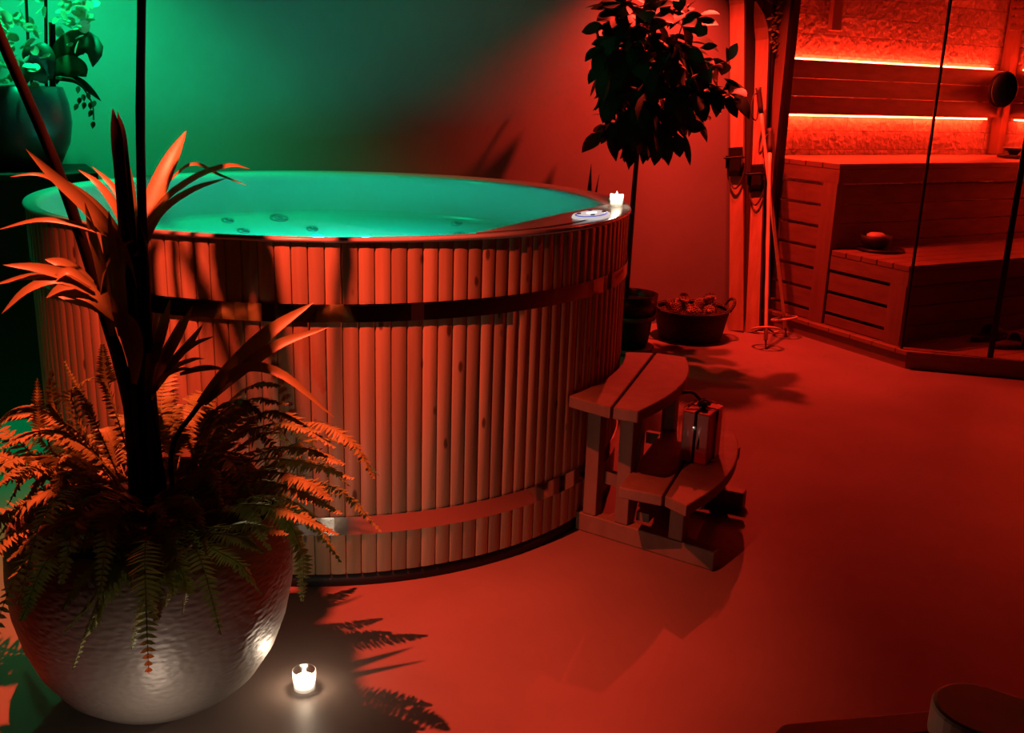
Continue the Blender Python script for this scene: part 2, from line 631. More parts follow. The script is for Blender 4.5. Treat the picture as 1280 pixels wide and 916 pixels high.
# ------------------------------------------------------------------ sauna fittings
def bench(name, label, vf, vb, ztop, u1):
    t = thing(name, label, 'bench', S(1.0, (vf + vb) / 2, 0.095))
    # seat boards
    nb = 5
    wd = (vf - vb) / nb
    for k in range(nb):
        mb = MB()
        v0 = vb + k * wd
        sprism(mb, [(0.004, v0 + 0.003), (u1, v0 + 0.003), (u1, v0 + wd - 0.003), (0.004, v0 + wd - 0.003)], ztop - 0.03, ztop)
        local(t, mb.obj('seat_board', M_sauna, bevel=0.003))
    mb = MB()
    sprism(mb, [(0.006, vf - 0.03), (u1, vf - 0.03), (u1, vf - 0.002), (0.006, vf - 0.002)], ztop - 0.105, ztop - 0.031)
    sprism(mb, [(0.006, vb), (0.03, vb), (0.03, vf - 0.031), (0.006, vf - 0.031)], ztop - 0.105, ztop - 0.031)
    local(t, mb.obj('fascia', M_sauna))
    # slatted end panel between posts
    mb = MB()
    lo = 0.1
    z = ztop - 0.125
    while z - 0.09 > lo:
        sprism(mb, [(0.012, vb), (0.03, vb), (0.03, vf - 0.11), (0.012, vf - 0.11)], z - 0.098, z)
        z -= 0.118
    if z - lo > 0.03:
        sprism(mb, [(0.012, vb), (0.03, vb), (0.03, vf - 0.11), (0.012, vf - 0.11)], lo, z)
    local(t, mb.obj('end_slats', M_sauna))
    mb = MB()
    sprism(mb, [(0.004, vf - 0.11), (0.05, vf - 0.11), (0.05, vf - 0.005), (0.004, vf - 0.005)], 0.096, ztop - 0.106)
    local(t, mb.obj('post', M_saunav))
    # front boards, set back
    mb = MB()
    z = ztop - 0.12
    while z - 0.09 > lo:
        sprism(mb, [(0.05, vf - 0.06), (u1, vf - 0.06), (u1, vf - 0.04), (0.05, vf - 0.04)], z - 0.1, z)
        z -= 0.106
    if z - lo > 0.02:
        sprism(mb, [(0.05, vf - 0.06), (u1, vf - 0.06), (u1, vf - 0.04), (0.05, vf - 0.04)], lo, z)
    local(t, mb.obj('front_boards', M_dark if False else M_sauna))
    return t


bench('sauna_bench', 'upper sauna bench with a slatted end along the stone wall', 0.682, 0.03, 0.977, 2.10)
bench('sauna_bench', 'lower sauna bench step in front of the upper bench', 1.226, 0.69, 0.513, 2.10)


def backrest(label, pts, group):
    (a, c) = pts
    t = thing('backrest_panel', label, 'backrest', S((a[0] + c[0]) / 2, (a[1] + c[1]) / 2, 1.225), group)
    A, C_ = S(*a), S(*c)
    d = (C_ - A).normalized()
    nrm = d.cross(Vector((0, 0, 1))).normalized()
    for k in range(3):
        mb = MB()
        z0 = 1.222 + k * 0.103
        mb.beam(A + nrm * 0.055 + Vector((0, 0, z0 + 0.05)), C_ + nrm * 0.055 + Vector((0, 0, z0 + 0.05)), 0.022, 0.1)
        local(t, mb.obj('board', M_sauna, bevel=0.002))
    L = (C_ - A).length
    for s in (0.08, 0.5, 0.92):
        p = A + d * (L * s) + nrm * 0.0225
        mb = MB()
        mb.beam(p + Vector((0, 0, 1.226)), p + Vector((0, 0, 1.525)), 0.04, 0.042, nrm)
        local(t, mb.obj('batten', M_saunav))
    return t


def led(label, p, q, z, off, group='red light strips in the sauna'):
    A, C_ = S(*p), S(*q)
    nrm = (C_ - A).normalized().cross(Vector((0, 0, 1))).normalized()
    mb = MB()
    mb.beam(A + nrm * off + Vector((0, 0, z)), C_ + nrm * off + Vector((0, 0, z)), 0.012, 0.008)
    o = mb.obj('light_strip', M_led)
    return tag(o, label, 'light', group)


backrest('three-board backrest on the sauna stone wall left of the corner post', ((0.0, 0), (2.03, 0)), 'sauna backrests')
backrest('short backrest on the stone wall right of the corner post', ((2.15, 0.12), (2.15, 1.6)), 'sauna backrests')
led('glowing strip under the long sauna backrest', (0.0, 0), (1.98, 0), 1.213, 0.03)
led('glowing strip on top of the long sauna backrest', (0.0, 0), (1.98, 0), 1.537, 0.02)
led('glowing strip under the backrest right of the corner post', (2.15, 0.14), (2.15, 1.6), 1.213, 0.03)
led('glowing strip above the backrest right of the corner post', (2.15, 0.14), (2.15, 1.6), 1.537, 0.02)

mb = MB()
sprism(mb, [(2.075, 0.003), (2.147, 0.003), (2.147, 0.075), (2.075, 0.075)], 0.98, 2.095)
tag(mb.obj('corner_post', M_saunav, bevel=0.004), 'dark upright post in the corner of the sauna stone wall', 'post')
mb = MB()
p = S(0.505, 0.02)
mb.box((p.x, p.y, 1.90), (0.075, 0.035, 0.39), Matrix.Rotation(math.atan2(UU.y, UU.x), 3, 'Z'))
tag(mb.obj('wall_batten', M_saunav, bevel=0.003), 'short dark batten hanging on the stone wall above the upper glow', 'batten')
# corner lamp with slats
t = thing('corner_lamp', 'slatted timber lamp shade high in the sauna corner', 'lamp', S(2.06, 0.16, 1.78))
for k in range(6):
    mb = MB()
    z = 1.80 + k * 0.048
    mb.beam(S(1.985, 0.09, z) + Vector((0, 0, 0)), S(2.13, 0.26, z), 0.012, 0.034)
    local(t, mb.obj('slat', M_sauna, bevel=0.003))
mb = MB()
mb.beam(S(2.0, 0.095, 1.785), S(2.0, 0.095, 2.095), 0.016, 0.016, UU)
mb.beam(S(2.12, 0.235, 1.785), S(2.12, 0.235, 2.095), 0.016, 0.016, UU)
local(t, mb.obj('rail', M_saunav))

# glass walls
GB = S(0, 1.262)
GD = (Vector((0.958, -0.286, 0))).normalized()


def sheet(mb, a, c, z0, z1, th=0.008):
    d = (c - a).normalized()
    nn = d.cross(Vector((0, 0, 1)))
    mb.prism([(a + nn * th / 2)[:2], (c + nn * th / 2)[:2], (c - nn * th / 2)[:2], (a - nn * th / 2)[:2]], z0, z1)


t = thing('glass_panel', 'fixed clear glass side of the sauna beside the skis', 'glass', S(-0.012, 0.75, 0.096))
mb = MB()
sheet(mb, S(-0.02, 0.257), S(-0.02, 1.255), 0.098, 2.098)
local(t, mb.obj('pane', M_glass))
mb = MB()
mb.prism([(S(-0.02, 1.262) + Vector(v))[:2] for v in ((-.006, -.006, 0), (.006, -.006, 0), (.006, .006, 0), (-.006, .006, 0))], 0.098, 2.098)
local(t, mb.obj('joint_strip', M_frame))
t = thing('glass_door', 'clear glass sauna door with a round dark knob', 'door', S(0.15, 1.41, 0.096))
mb = MB()
g0 = S(-0.02, 1.262) + GD * 0.02
g1 = S(-0.02, 1.262) + GD * 0.40
sheet(mb, g0, g1, 0.098, 2.098)
local(t, mb.obj('pane', M_glass))
mb = MB()
sheet(mb, g1 + GD * 0.004, g1 + GD * 0.03, 0.098, 2.098, 0.02)
local(t, mb.obj('edge_profile', M_frame))
mb = MB()
hp = g0 + GD * 0.262 + Vector((0, 0, 1.38))
hn = Vector((0, 0, 1)).cross(GD)  # points in/out
hM = Matrix((GD, Vector((0, 0, 1)), -hn)).transposed()
for sgn in (1, -1):
    prof = [(0.012, 0.005), (0.012, 0.03), (0.045, 0.036), (0.062, 0.05), (0.058, 0.062), (0.03, 0.07), (0.001, 0.072)]
    rings = []
    for r, h in prof:
        rings.append([mb.bm.verts.new(hp + GD * (r * 0.9 * cos(2 * pi * k / 24)) + Vector((0, 0, 1.3 * r * sin(2 * pi * k / 24))) + hn * (sgn * h)) for k in range(24)])
    for i in range(len(rings) - 1):
        for k in range(24):
            mb.face([rings[i][k], rings[i][(k + 1) % 24], rings[i + 1][(k + 1) % 24], rings[i + 1][k]], True)
local(t, mb.obj('door_knob', M_dark))
# second pane beyond the profile
mb = MB()
sheet(mb, g1 + GD * 0.036, g1 + GD * 0.84, 0.098, 2.098)
tag(mb.obj('glass_panel', M_glass), 'clear glass pane of the sauna front right of the door edge', 'glass')

# small things in the sauna
pp = atz(1093, 313, 0.514)
t = thing('sauna_bowl', 'small dark bowl on a flat tray on the lower sauna bench', 'bowl', (pp.x, pp.y, 0.514))
mb = MB()
mb.lathe([(0.001, 0.0), (0.12, 0.0), (0.13, 0.008), (0.128, 0.014), (0.001, 0.012)], (pp.x + 0.03, pp.y, 0.514), 32)
local(t, mb.obj('tray', M_frame))
mb = MB()
mb.lathe([(0.001, 0.013), (0.05, 0.013), (0.08, 0.05), (0.085, 0.085), (0.079, 0.085), (0.072, 0.05), (0.03, 0.025), (0.001, 0.022)], (pp.x, pp.y, 0.514), 28)
local(t, mb.obj('bowl', M_dark))
mb = MB()
mb.lathe([(0.001, 0.1), (0.035, 0.098), (0.05, 0.088), (0.05, 0.06), (0.001, 0.06)], (pp.x, pp.y, 0.514), 20)
local(t, mb.obj('soap_ball', M_fwood))
# headrest tray with two dishes on the upper bench
c = S(1.95, 0.36)
t = thing('serving_tray', 'low tray with two little dishes on the upper bench by the corner', 'tray', (c.x, c.y, 0.978))
RZ = Matrix.Rotation(math.atan2(UU.y, UU.x), 3, 'Z')
mb = MB()
mb.box((c.x, c.y, 0.990), (0.27, 0.17, 0.02), RZ)
local(t, mb.obj('tray_board', M_dark, bevel=0.006))
for s in (-0.085, 0.085):
    q = c + UU * s
    mb = MB()
    mb.lathe([(0.001, 0), (0.025, 0), (0.04, 0.02), (0.07, 0.035), (0.072, 0.042), (0.035, 0.03), (0.001, 0.02)], (q.x, q.y, 1.0005), 24)
    local(t, mb.obj('dish', M_dark))
# sandals on the deck
def sandal(label, x, y, rz, flip):
    c = atz(x, y, 0.096)
    t = thing('bath_sandal', label, 'sandal', (c.x, c.y, 0.096), 'bath sandals on the sauna deck')
    R = Matrix.Rotation(rz, 3, 'Z')
    mb = MB()
    top, bot = [], []
    for k in range(22):
        a = 2 * pi * k / 22
        px = 0.14 * cos(a)
        py = (0.047 + 0.01 * cos(a)) * sin(a)
        v = Vector(c) + R @ Vector((px, py, 0))
        bot.append(mb.bm.verts.new(v))
        top.append(mb.bm.verts.new(v + Vector((0, 0, 0.028))))
    mb.face(bot[::-1])
    mb.face(top)
    for k in range(22):
        mb.face([bot[k], bot[(k + 1) % 22], top[(k + 1) % 22], top[k]], True)
    local(t, mb.obj('sole', M_cloth))
    mb = MB()
    rows = []
    for i in range(9):
        x_ = -0.005 + 0.11 * i / 8
        hgt = 0.085 - 0.05 * (i / 8) ** 2
        row = []
        for j in range(11):
            a = pi * j / 10
            row.append(mb.bm.verts.new(Vector(c) + R @ Vector((x_, (0.052 - 0.012 * (i / 8)) * cos(a), 0.026 + (hgt - 0.026) * sin(a)))))
        rows.append(row)
    for i in range(8):
        for j in range(10):
            mb.face([rows[i][j], rows[i][j + 1], rows[i + 1][j + 1], rows[i + 1][j]], True)
    o = mb.obj('strap', M_cloth)
    sm = o.modifiers.new('thick', 'SOLIDIFY')
    sm.thickness = 0.006
    local(t, o)


sandal('dark bath sandal on the sauna deck, the one nearer the bench', 1236, 424, 0.5, 1)
sandal('dark bath sandal on the sauna deck, the one nearer the glass', 1268, 434, 0.35, 1)

# ------------------------------------------------------------------ the hot tub
TC = Vector((-0.594, 3.386, 0))
TR = 0.969


def tp(r, a, z):
    return (TC.x + r * cos(a), TC.y + r * sin(a), z)


tub = thing('hot_tub', 'round timber-clad hot tub with two steel bands, lit turquoise inside', 'hot tub', TC)
mb = MB()
mb.lathe([(0.93, 0.0), (TR - 0.004, 0.0), (TR - 0.004, 0.036), (0.93, 0.036)], TC, 120, False, False)
local(tub, mb.obj('base_ring', M_black))
# staves
NS = 148
mb = MB()
tone = mb.bm.loops.layers.color.new('tone')
for k in range(NS):
    a0, a1 = 2 * pi * k / NS, 2 * pi * (k + 1) / NS
    da = a1 - a0
    cr = [(a0 + da * 0.012, TR - 0.012), (a0 + da * 0.02, TR - 0.003), (a0 + da * 0.075, TR), (a0 + da * 0.5, TR + 0.0004), (a0 + da * 0.925, TR), (a0 + da * 0.98, TR - 0.003), (a0 + da * 0.988, TR - 0.012)]
    ch = random.Random(k * 13 + 5).uniform(0.8, 1.0)
    zs = ((0.037, -0.003), (0.042, 0), (0.932, 0), (0.9375, -0.003))
    rows = [[mb.bm.verts.new(tp(r + dr, a, z)) for a, r in cr] for z, dr in zs]
    # back strip so that no light passes between staves
    fs = []
    for i in range(len(zs) - 1):
        for j in range(6):
            fs.append(mb.face([rows[i][j], rows[i][j + 1], rows[i + 1][j + 1], rows[i + 1][j]], j in (1, 2, 3, 4)))
    q = [mb.bm.verts.new(tp(TR - 0.013, a, z)) for a, z in ((a1 - da * 0.012, 0.037), (a1 + da * 0.012, 0.037), (a1 + da * 0.012, 0.9375), (a1 - da * 0.012, 0.9375))]
    fs.append(mb.face(q))
    for f in fs:
        for lp in f.loops:
            lp[tone] = (ch, ch * 0.99, ch * 0.97, 1)
local(tub, mb.obj('stave_cladding', M_stave, normals=False))
for z0, z1 in ((0.155, 0.2075), (0.737, 0.7845)):
    mb = MB()
    mb.lathe([(TR + 0.001, z0), (TR + 0.005, z0 + 0.0006), (TR + 0.005, z1 - 0.0006), (TR + 0.001, z1)], TC, 180)
    for f in mb.bm.faces:
        f.smooth = False
    h = local(tub, mb.obj('steel_band', M_steel))
# shell: rim, wall, seat, floor
OC = Vector((-0.612, 3.347, 0))       # the opening sits a little nearer the front than the tub
WC = Vector((-0.610, 3.395, 0))
mb = MB()
rings = []
for r, z, k in ((TR - 0.014, 0.938, 0), (TR + 0.003, 0.9382, 0), (TR + 0.006, 0.940, 0), (TR + 0.0065, 0.944, 0), (TR + 0.004, 0.9485, 0), (TR - 0.002, 0.950, 0),
                (0.912, 0.949, 1), (0.902, 0.945, 1), (0.896, 0.935, 1), (0.892, 0.915, 1), (0.835, 0.80, 2), (0.828, 0.783, 2), (0.815, 0.778, 2), (0.60, 0.728, 2),
                (0.58, 0.715, 2), (0.55, 0.56, 2), (0.52, 0.53, 2), (0.001, 0.52, 2)):
    c = (TC, OC, WC)[k]
    rings.append([mb.bm.verts.new((c.x + r * cos(2 * pi * q / 128), c.y + r * sin(2 * pi * q / 128), z)) for q in range(128)])
for i in range(len(rings) - 1):
    for q in range(128):
        mb.face([rings[i][q], rings[i][(q + 1) % 128], rings[i + 1][(q + 1) % 128], rings[i + 1][q]], True)
local(tub, mb.obj('shell', M_acryl))
# control shelf filling the right front of the rim (a chord cut off the opening)
q1, q2 = Vector((-0.085, 2.56, 0)), Vector((0.278, 3.36, 0))
a_s, a_e = math.atan2(q1.y - OC.y, q1.x - OC.x), math.atan2(q2.y - OC.y, q2.x - OC.x)
mb = MB()
outer = [(OC.x + 0.912 * cos(a_s + (a_e - a_s) * k / 24), OC.y + 0.912 * sin(a_s + (a_e - a_s) * k / 24), 0) for k in range(25)]
pA, pB = Vector(outer[0]), Vector(outer[-1])
chn = Vector(((pB - pA).y, -(pB - pA).x, 0)).normalized()
inner = [pA.lerp(pB, k / 24) - chn * 0.012 * sin(pi * k / 24) for k in range(25)]
rows = []
for (zz, mixf) in ((0.9505, 0.0), (0.9515, 0.5), (0.9505, 0.96), (0.943, 1.0), (0.70, 1.0)):
    rows.append([mb.bm.verts.new(Vector(outer[k]).lerp(inner[k], mixf).xy.to_3d() + Vector((0, 0, zz))) for k in range(25)])
for i in range(4):
    for k in range(24):
        mb.face([rows[i][k], rows[i][k + 1], rows[i + 1][k + 1], rows[i + 1][k]], True)
local(tub, mb.obj('control_shelf', M_acryl))
# jets on the wall and seat, seen through the water
for (x, y, z) in ((345, 270, 0.735), (307, 280, 0.735), (391, 277, 0.735), (570, 279, 0.735), (571, 285, 0.735), (255, 268, 0.74)):
    c = atz(x, y, 0.775)
    v = Vector((c.x - WC.x, c.y - WC.y, 0))
    rr_ = min(v.length + 0.02, 0.785)
    c = Vector((WC.x, WC.y, 0.728 + (rr_ - 0.60) * 0.2326)) + v.normalized() * rr_
    d = (Vector((WC.x - c.x, WC.y - c.y, 0)).normalized() * 0.23 + Vector((0, 0, 1))).normalized()
    Mx = d.to_track_quat('Z', 'Y').to_matrix()
    mb = MB()
    mb.torus(c + d * 0.003, 0.034 if x == 345 else 0.02, 0.005, Mx, 24, 8)
    mb.torus(c + d * 0.003, 0.014, 0.005, Mx, 18, 6)
    local(tub, mb.obj('jet', M_jet))
# keypad and air valves on the rim
kc = Vector((0.226, 3.022, 0.9515))
ka = math.atan2(kc.y - TC.y, kc.x - TC.x) + pi / 2
RK = Matrix.Rotation(ka, 3, 'Z')


def oval(mb, c, a, b_, z0, z1, R, n=32):
    lo = [mb.bm.verts.new(Vector(c) + R @ Vector((a * cos(2 * pi * k / n), b_ * sin(2 * pi * k / n), z0))) for k in range(n)]
    hi = [mb.bm.verts.new(Vector(c) + R @ Vector((a * .96 * cos(2 * pi * k / n), b_ * .95 * sin(2 * pi * k / n), z1))) for k in range(n)]
    mb.face(hi)
    mb.face(lo[::-1])
    for k in range(n):
        mb.face([lo[k], lo[(k + 1) % n], hi[(k + 1) % n], hi[k]], True)


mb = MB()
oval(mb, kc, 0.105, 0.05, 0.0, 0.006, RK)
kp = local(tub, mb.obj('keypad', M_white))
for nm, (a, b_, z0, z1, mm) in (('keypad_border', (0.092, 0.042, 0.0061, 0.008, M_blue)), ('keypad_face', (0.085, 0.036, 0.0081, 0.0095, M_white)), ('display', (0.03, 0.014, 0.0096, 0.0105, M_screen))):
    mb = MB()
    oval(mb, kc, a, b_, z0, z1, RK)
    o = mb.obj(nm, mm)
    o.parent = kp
for s in (-1, 1):
    for q in (-0.05, 0.05):
        mb = MB()
        oval(mb, kc + RK @ Vector((q, s * 0.022, 0)), 0.013, 0.006, 0.0096, 0.012, RK, 14)
        o = mb.obj('button', M_purple)
        o.parent = kp
for r_, a in ((0.938, 0.005), (0.93, 0.085)):
    mb = MB()
    mb.lathe([(0.001, 0), (0.018, 0), (0.018, 0.010), (0.015, 0.014), (0.008, 0.014), (0.007, 0.011), (0.001, 0.011)], tp(r_, a, 0.9505), 24)
    local(tub, mb.obj('air_valve', M_tan))
# the water
mb = MB()
mb.face([mb.bm.verts.new((WC.x + 0.834 * cos(2 * pi * k / 128), WC.y + 0.834 * sin(2 * pi * k / 128), 0.80)) for k in range(128)])
tag(mb.obj('tub_water', M_water, normals=False), 'glowing turquoise water filling the hot tub', 'water', kind='stuff')


# ------------------------------------------------------------------ candles
def candle(label, c, s, energy, color):
    t = thing('tealight', label, 'candle', c)
    mb = MB()
    mb.lathe([(0.001, 0.0005), (0.022 * s, 0.0005), (0.026 * s, 0.004 * s), (0.0275 * s, 0.05 * s), (0.0265 * s, 0.051 * s), (0.0255 * s, 0.05 * s), (0.024 * s, 0.01 * s), (0.001, 0.009 * s)], c, 32)
    local(t, mb.obj('glass_cup', M_cup))
    mb = MB()
    mb.lathe([(0.001, 0.0095 * s), (0.022 * s, 0.0095 * s), (0.0225 * s, 0.03 * s), (0.019 * s, 0.032 * s), (0.001, 0.031 * s)], c, 28)
    local(t, mb.obj('wax', M_wax))
    mb = MB()
    mb.lathe([(0.0005, 0.033 * s), (0.0045 * s, 0.038 * s), (0.005 * s, 0.043 * s), (0.0025 * s, 0.052 * s), (0.0003, 0.06 * s)], c, 14)
    local(t, mb.obj('flame', M_flame))
    point('candle_light', Vector(c) + Vector((0, 0, 0.056 * s)), energy, color, 0.008)
    return t


candle('lit tealight in a clear glass cup on the floor beside the metal planter', (-0.444, 1.955, 0.0), 0.95, 1.6, (1.0, 0.78, 0.55))
candle('lit tealight in a clear glass cup on the floor in front of the metal planter', (-0.63, 1.55, 0.0), 0.95, 1.5, (1.0, 0.80, 0.62))
candle('lit tealight standing on the right end of the hot tub rim', tp(0.925, 0.02 - 0.1, 0.9515), 0.8, 1.0, (1.0, 0.85, 0.62))


# ------------------------------------------------------------------ steps to the tub, and the parcel on them
steps = thing('tub_steps', 'two-tread timber steps standing against the hot tub', 'steps', (0.42, 2.9, 0))
D1 = Vector((0.83, -0.557, 0)).normalized()
D2 = Vector((0.90, -0.43, 0)).normalized()
F1 = Vector((0.225, 2.865, 0))
F2 = Vector((0.395, 3.235, 0))


def tread(label, polys, z, th):
    for poly in polys:
        mb = MB()
        mb.prism(poly, z - th, z)
        local(steps, mb.obj(label, M_step, bevel=0.004))


ZT, ZL = 0.46, 0.23
pin = [tp(TR + 0.016, a, 0)[:2] for a in [math.atan2(2.745 - TC.y, 0.19 - TC.x) + k * (math.atan2(3.29 - TC.y, 0.372 - TC.x) - math.atan2(2.745 - TC.y, 0.19 - TC.x)) / 8 for k in range(9)]]
g0_, g1_ = Vector((0.285, 2.665)), Vector((0.488, 3.29))
left = pin + [tuple(g1_ - Vector((0.004, 0))), tuple(g0_ - Vector((0.004, 0)))]
rightp = [tuple(g0_ + Vector((0.004, 0)))] + [tuple(p_[:2]) for p_ in bez([(0.356, 2.636, 0), (0.46, 2.79, 0), (0.535, 2.95, 0), (0.575, 3.10, 0), (0.588, 3.25, 0)], 14)] + [tuple(g1_ + Vector((0.004, 0)))]
tread('tread', [left, rightp], ZT, 0.036)
h0, h1 = Vector((0.437, 2.588)), Vector((0.66, 3.18))
b0, b1 = Vector((0.315, 2.64)), Vector((0.53, 3.20))
tread('tread', [[tuple(b0), tuple(h0 - Vector((0.004, 0))), tuple(h1 - Vector((0.004, 0))), tuple(b1)],
                [tuple(h0 + Vector((0.004, 0))), *[tuple(p_[:2]) for p_ in bez([(0.490, 2.52, 0), (0.595, 2.66, 0), (0.675, 2.81, 0), (0.725, 2.96, 0), (0.748, 3.08, 0), (0.750, 3.16, 0)], 16)], tuple(h1 + Vector((0.004, 0)))]], ZL, 0.034)
for F, D, L in ((F1, D1, 0.46), (F2, D2, 0.43)):
    Z = lambda z: Vector((0, 0, z))
    sd = D.cross(Vector((0, 0, 1)))
    mb = MB()
    a, e = F, F + D * L
    mb.beam(a + Z(0.03), e + Z(0.03), 0.045, 0.06)
    local(steps, mb.obj('runner', M_step, bevel=0.004))
    for s, top in ((0.045, ZT - 0.037), (0.155, ZT - 0.037), (0.335, ZL - 0.035)):
        p_ = F + D * s
        mb = MB()
        mb.beam(p_ + Z(0.061), p_ + Z(top), 0.042, 0.045, D)
        local(steps, mb.obj('leg', M_step, bevel=0.003))
    mb = MB()
    mb.beam(F + D * 0.07 - sd * 0.035 + Z(0.175), F + D * 0.39 - sd * 0.035 + Z(0.175), 0.022, 0.04)
    local(steps, mb.obj('rail', M_step))
mb = MB()
mb.beam(F1 + D1 * 0.2 + Vector((0.02, 0.03, 0.075)), F2 + D2 * 0.2 + Vector((0, -0.03, 0.075)), 0.04, 0.028)
local(steps, mb.obj('cross_rail', M_step))

pc = Vector((0.592, 2.905, ZL + 0.0005))
parcel = thing('gift_parcel', 'red wrapped parcel tied with black cord on the lower tub step', 'parcel', pc)
RP = Matrix.Rotation(1.05, 3, 'Z')
mb = MB()
mb.box(pc + Vector((0, 0, 0.08)), (0.125, 0.085, 0.16), RP)
local(parcel, mb.obj('box', M_parcel, bevel=0.004))
mb = MB()
for ax in (0, 1):
    hw = (0.0625, 0.0425)[ax] + 0.003
    e1 = RP @ (Vector((1, 0, 0)) if ax == 0 else Vector((0, 1, 0)))
    z0, z1 = 0.003, 0.1635
    pts = [pc + e1 * hw + Vector((0, 0, z0)), pc + e1 * hw + Vector((0, 0, z1)), pc - e1 * hw + Vector((0, 0, z1)), pc - e1 * hw + Vector((0, 0, z0))]
    mb.tube(pts, 0.0042, 6)
local(parcel, mb.obj('cord', M_cord))
mb = MB()
kt = pc + Vector((0, 0, 0.168))
mb.tube([kt + RP @ Vector((0.02 * cos(t_) - 0.0, 0.012 * sin(2 * t_), 0.008 + 0.006 * sin(t_ * 3))) for t_ in [k * 2 * pi / 18 for k in range(19)]], 0.006, 6)
mb.tube(bez([kt, kt + Vector((-0.03, 0.03, 0.03)), kt + Vector((-0.075, 0.03, 0.025)), kt + Vector((-0.115, 0.03, -0.005))], 12), 0.005, 6)
mb.tube(bez([kt, kt + Vector((0.0, -0.03, -0.02)), kt + Vector((-0.015, -0.055, -0.06)), kt + Vector((-0.02, -0.06, -0.12))], 12), 0.004, 6)
local(parcel, mb.obj('bow', M_cord))
mb = MB()
ov = []
rw = []
for k in range(26):
    a = 2 * pi * k / 26
    ruff = 1 + 0.12 * sin(5 * a) + 0.08 * sin(9 * a + 1)
    rw.append([mb.bm.verts.new(pc + RP @ Vector(((0.068 + e_ * ruff) * (cos(a) if abs(cos(a)) < .8 else .8 * (1 if cos(a) > 0 else -1)) * 1.2, (0.05 + e_ * ruff) * (sin(a) if abs(sin(a)) < .8 else .8 * (1 if sin(a) > 0 else -1)) * 1.2, z_)))
               for e_, z_ in ((0.012, 0.001), (0.008, 0.06), (0.008, 0.12), (0.0, 0.165), (-0.035, 0.178))])
for k in range(26):
    for j in range(4):
        mb.face([rw[k][j], rw[(k + 1) % 26][j], rw[(k + 1) % 26][j + 1], rw[k][j + 1]], True)
local(parcel, mb.obj('cellophane', M_cello))


# ------------------------------------------------------------------ big planter with palm and fern
PC = Vector((-0.755, 1.94, 0))
pl = thing('planter', 'big hammered metal planter with palm canes and a bushy fern, beside the tealight', 'potted plant', PC)
prof = [(0.001, 0.004), (0.105, 0.0), (0.13, 0.004), (0.175, 0.03), (0.215, 0.067), (0.249, 0.122), (0.272, 0.185), (0.287, 0.255), (0.291, 0.33), (0.287, 0.39), (0.275, 0.44), (0.268, 0.45), (0.26, 0.445), (0.258, 0.40)]
mb = MB()
mb.lathe(prof, PC, 72, uvs=(105, 110))
local(pl, mb.obj('pot', M_pot))
mb = MB()
mb.lathe([(0.262, 0.40), (0.2, 0.425), (0.1, 0.45), (0.001, 0.46)], PC, 40)
local(pl, mb.obj('soil', M_soil))


def cane(pts, r, tip=None):
    mb = MB()
    P = bez(pts, 22)
    k = len(P)
    rad = [r * (1.25 - 0.45 * i / (k - 1)) * (1.06 if i % 4 == 0 else 1.0) for i in range(k)]
    if tip:
        for i_, f_ in ((-1, .12), (-2, .4), (-3, .7), (-4, .88)):
            rad[i_] *= f_
    mb.tube(P, rad, 12)
    return local(pl, mb.obj('cane', M_cane))


cane([(PC.x + 0.02, PC.y, 0.44), at(186, 480, 1.95), at(176, 200, 1.95), at(177, 0, 1.95), at(178, -130, 1.95)], 0.0085)
cane([(PC.x + 0.0, PC.y - 0.02, 0.44), at(172, 500, 1.93), at(160, 330, 1.93), at(148, 190, 1.93), at(141, 136, 1.93)], 0.0125, True)
cane([(PC.x + 0.01, PC.y - 0.01, 0.44), at(178, 480, 1.94), at(166, 300, 1.94), at(155, 180, 1.95), at(147, 140, 1.95)], 0.007, True)
cane([(PC.x - 0.01, PC.y + 0.01, 0.44), at(160, 500, 1.96), at(130, 390, 1.93), at(75, 220, 1.9), at(0, 45, 1.86), at(-30, -40, 1.84)], 0.0105)
cane([(PC.x - 0.02, PC.y - 0.03, 0.44), at(163, 520, 1.93), at(150, 450, 1.92), at(132, 400, 1.91), at(118, 350, 1.9)], 0.011, True)
cane([(PC.x + 0.03, PC.y - 0.03, 0.44), at(190, 520, 1.93), at(183, 420, 1.92), at(180, 330, 1.92), at(172, 270, 1.92)], 0.011, True)
PXM = 1.0 / 620.0     # metres per pixel at the planter


def clear_tub(q, r):
    """keep leaves outside the tub wall"""
    v = Vector((q.x - TC.x, q.y - TC.y))
    if q.z < 0.99 and v.length < r:
        v = v.normalized() * r
        q.x, q.y = TC.x + v.x, TC.y + v.y


def leafblade(px, Y0, Y1, wpx, up=(0.1, -0.8, 0.6), n=14):
    k = len(px)
    P = bez([at(x, y, Y0 + (Y1 - Y0) * i / (k - 1)) for i, (x, y) in enumerate(px)], n)
    for q in P:
        clear_tub(q, 1.0)
    mb = MB()
    mb.blade(P, wpx * PXM * 0.5, 0.35, up)
    return local(pl, mb.obj('palm_leaf', M_palm))


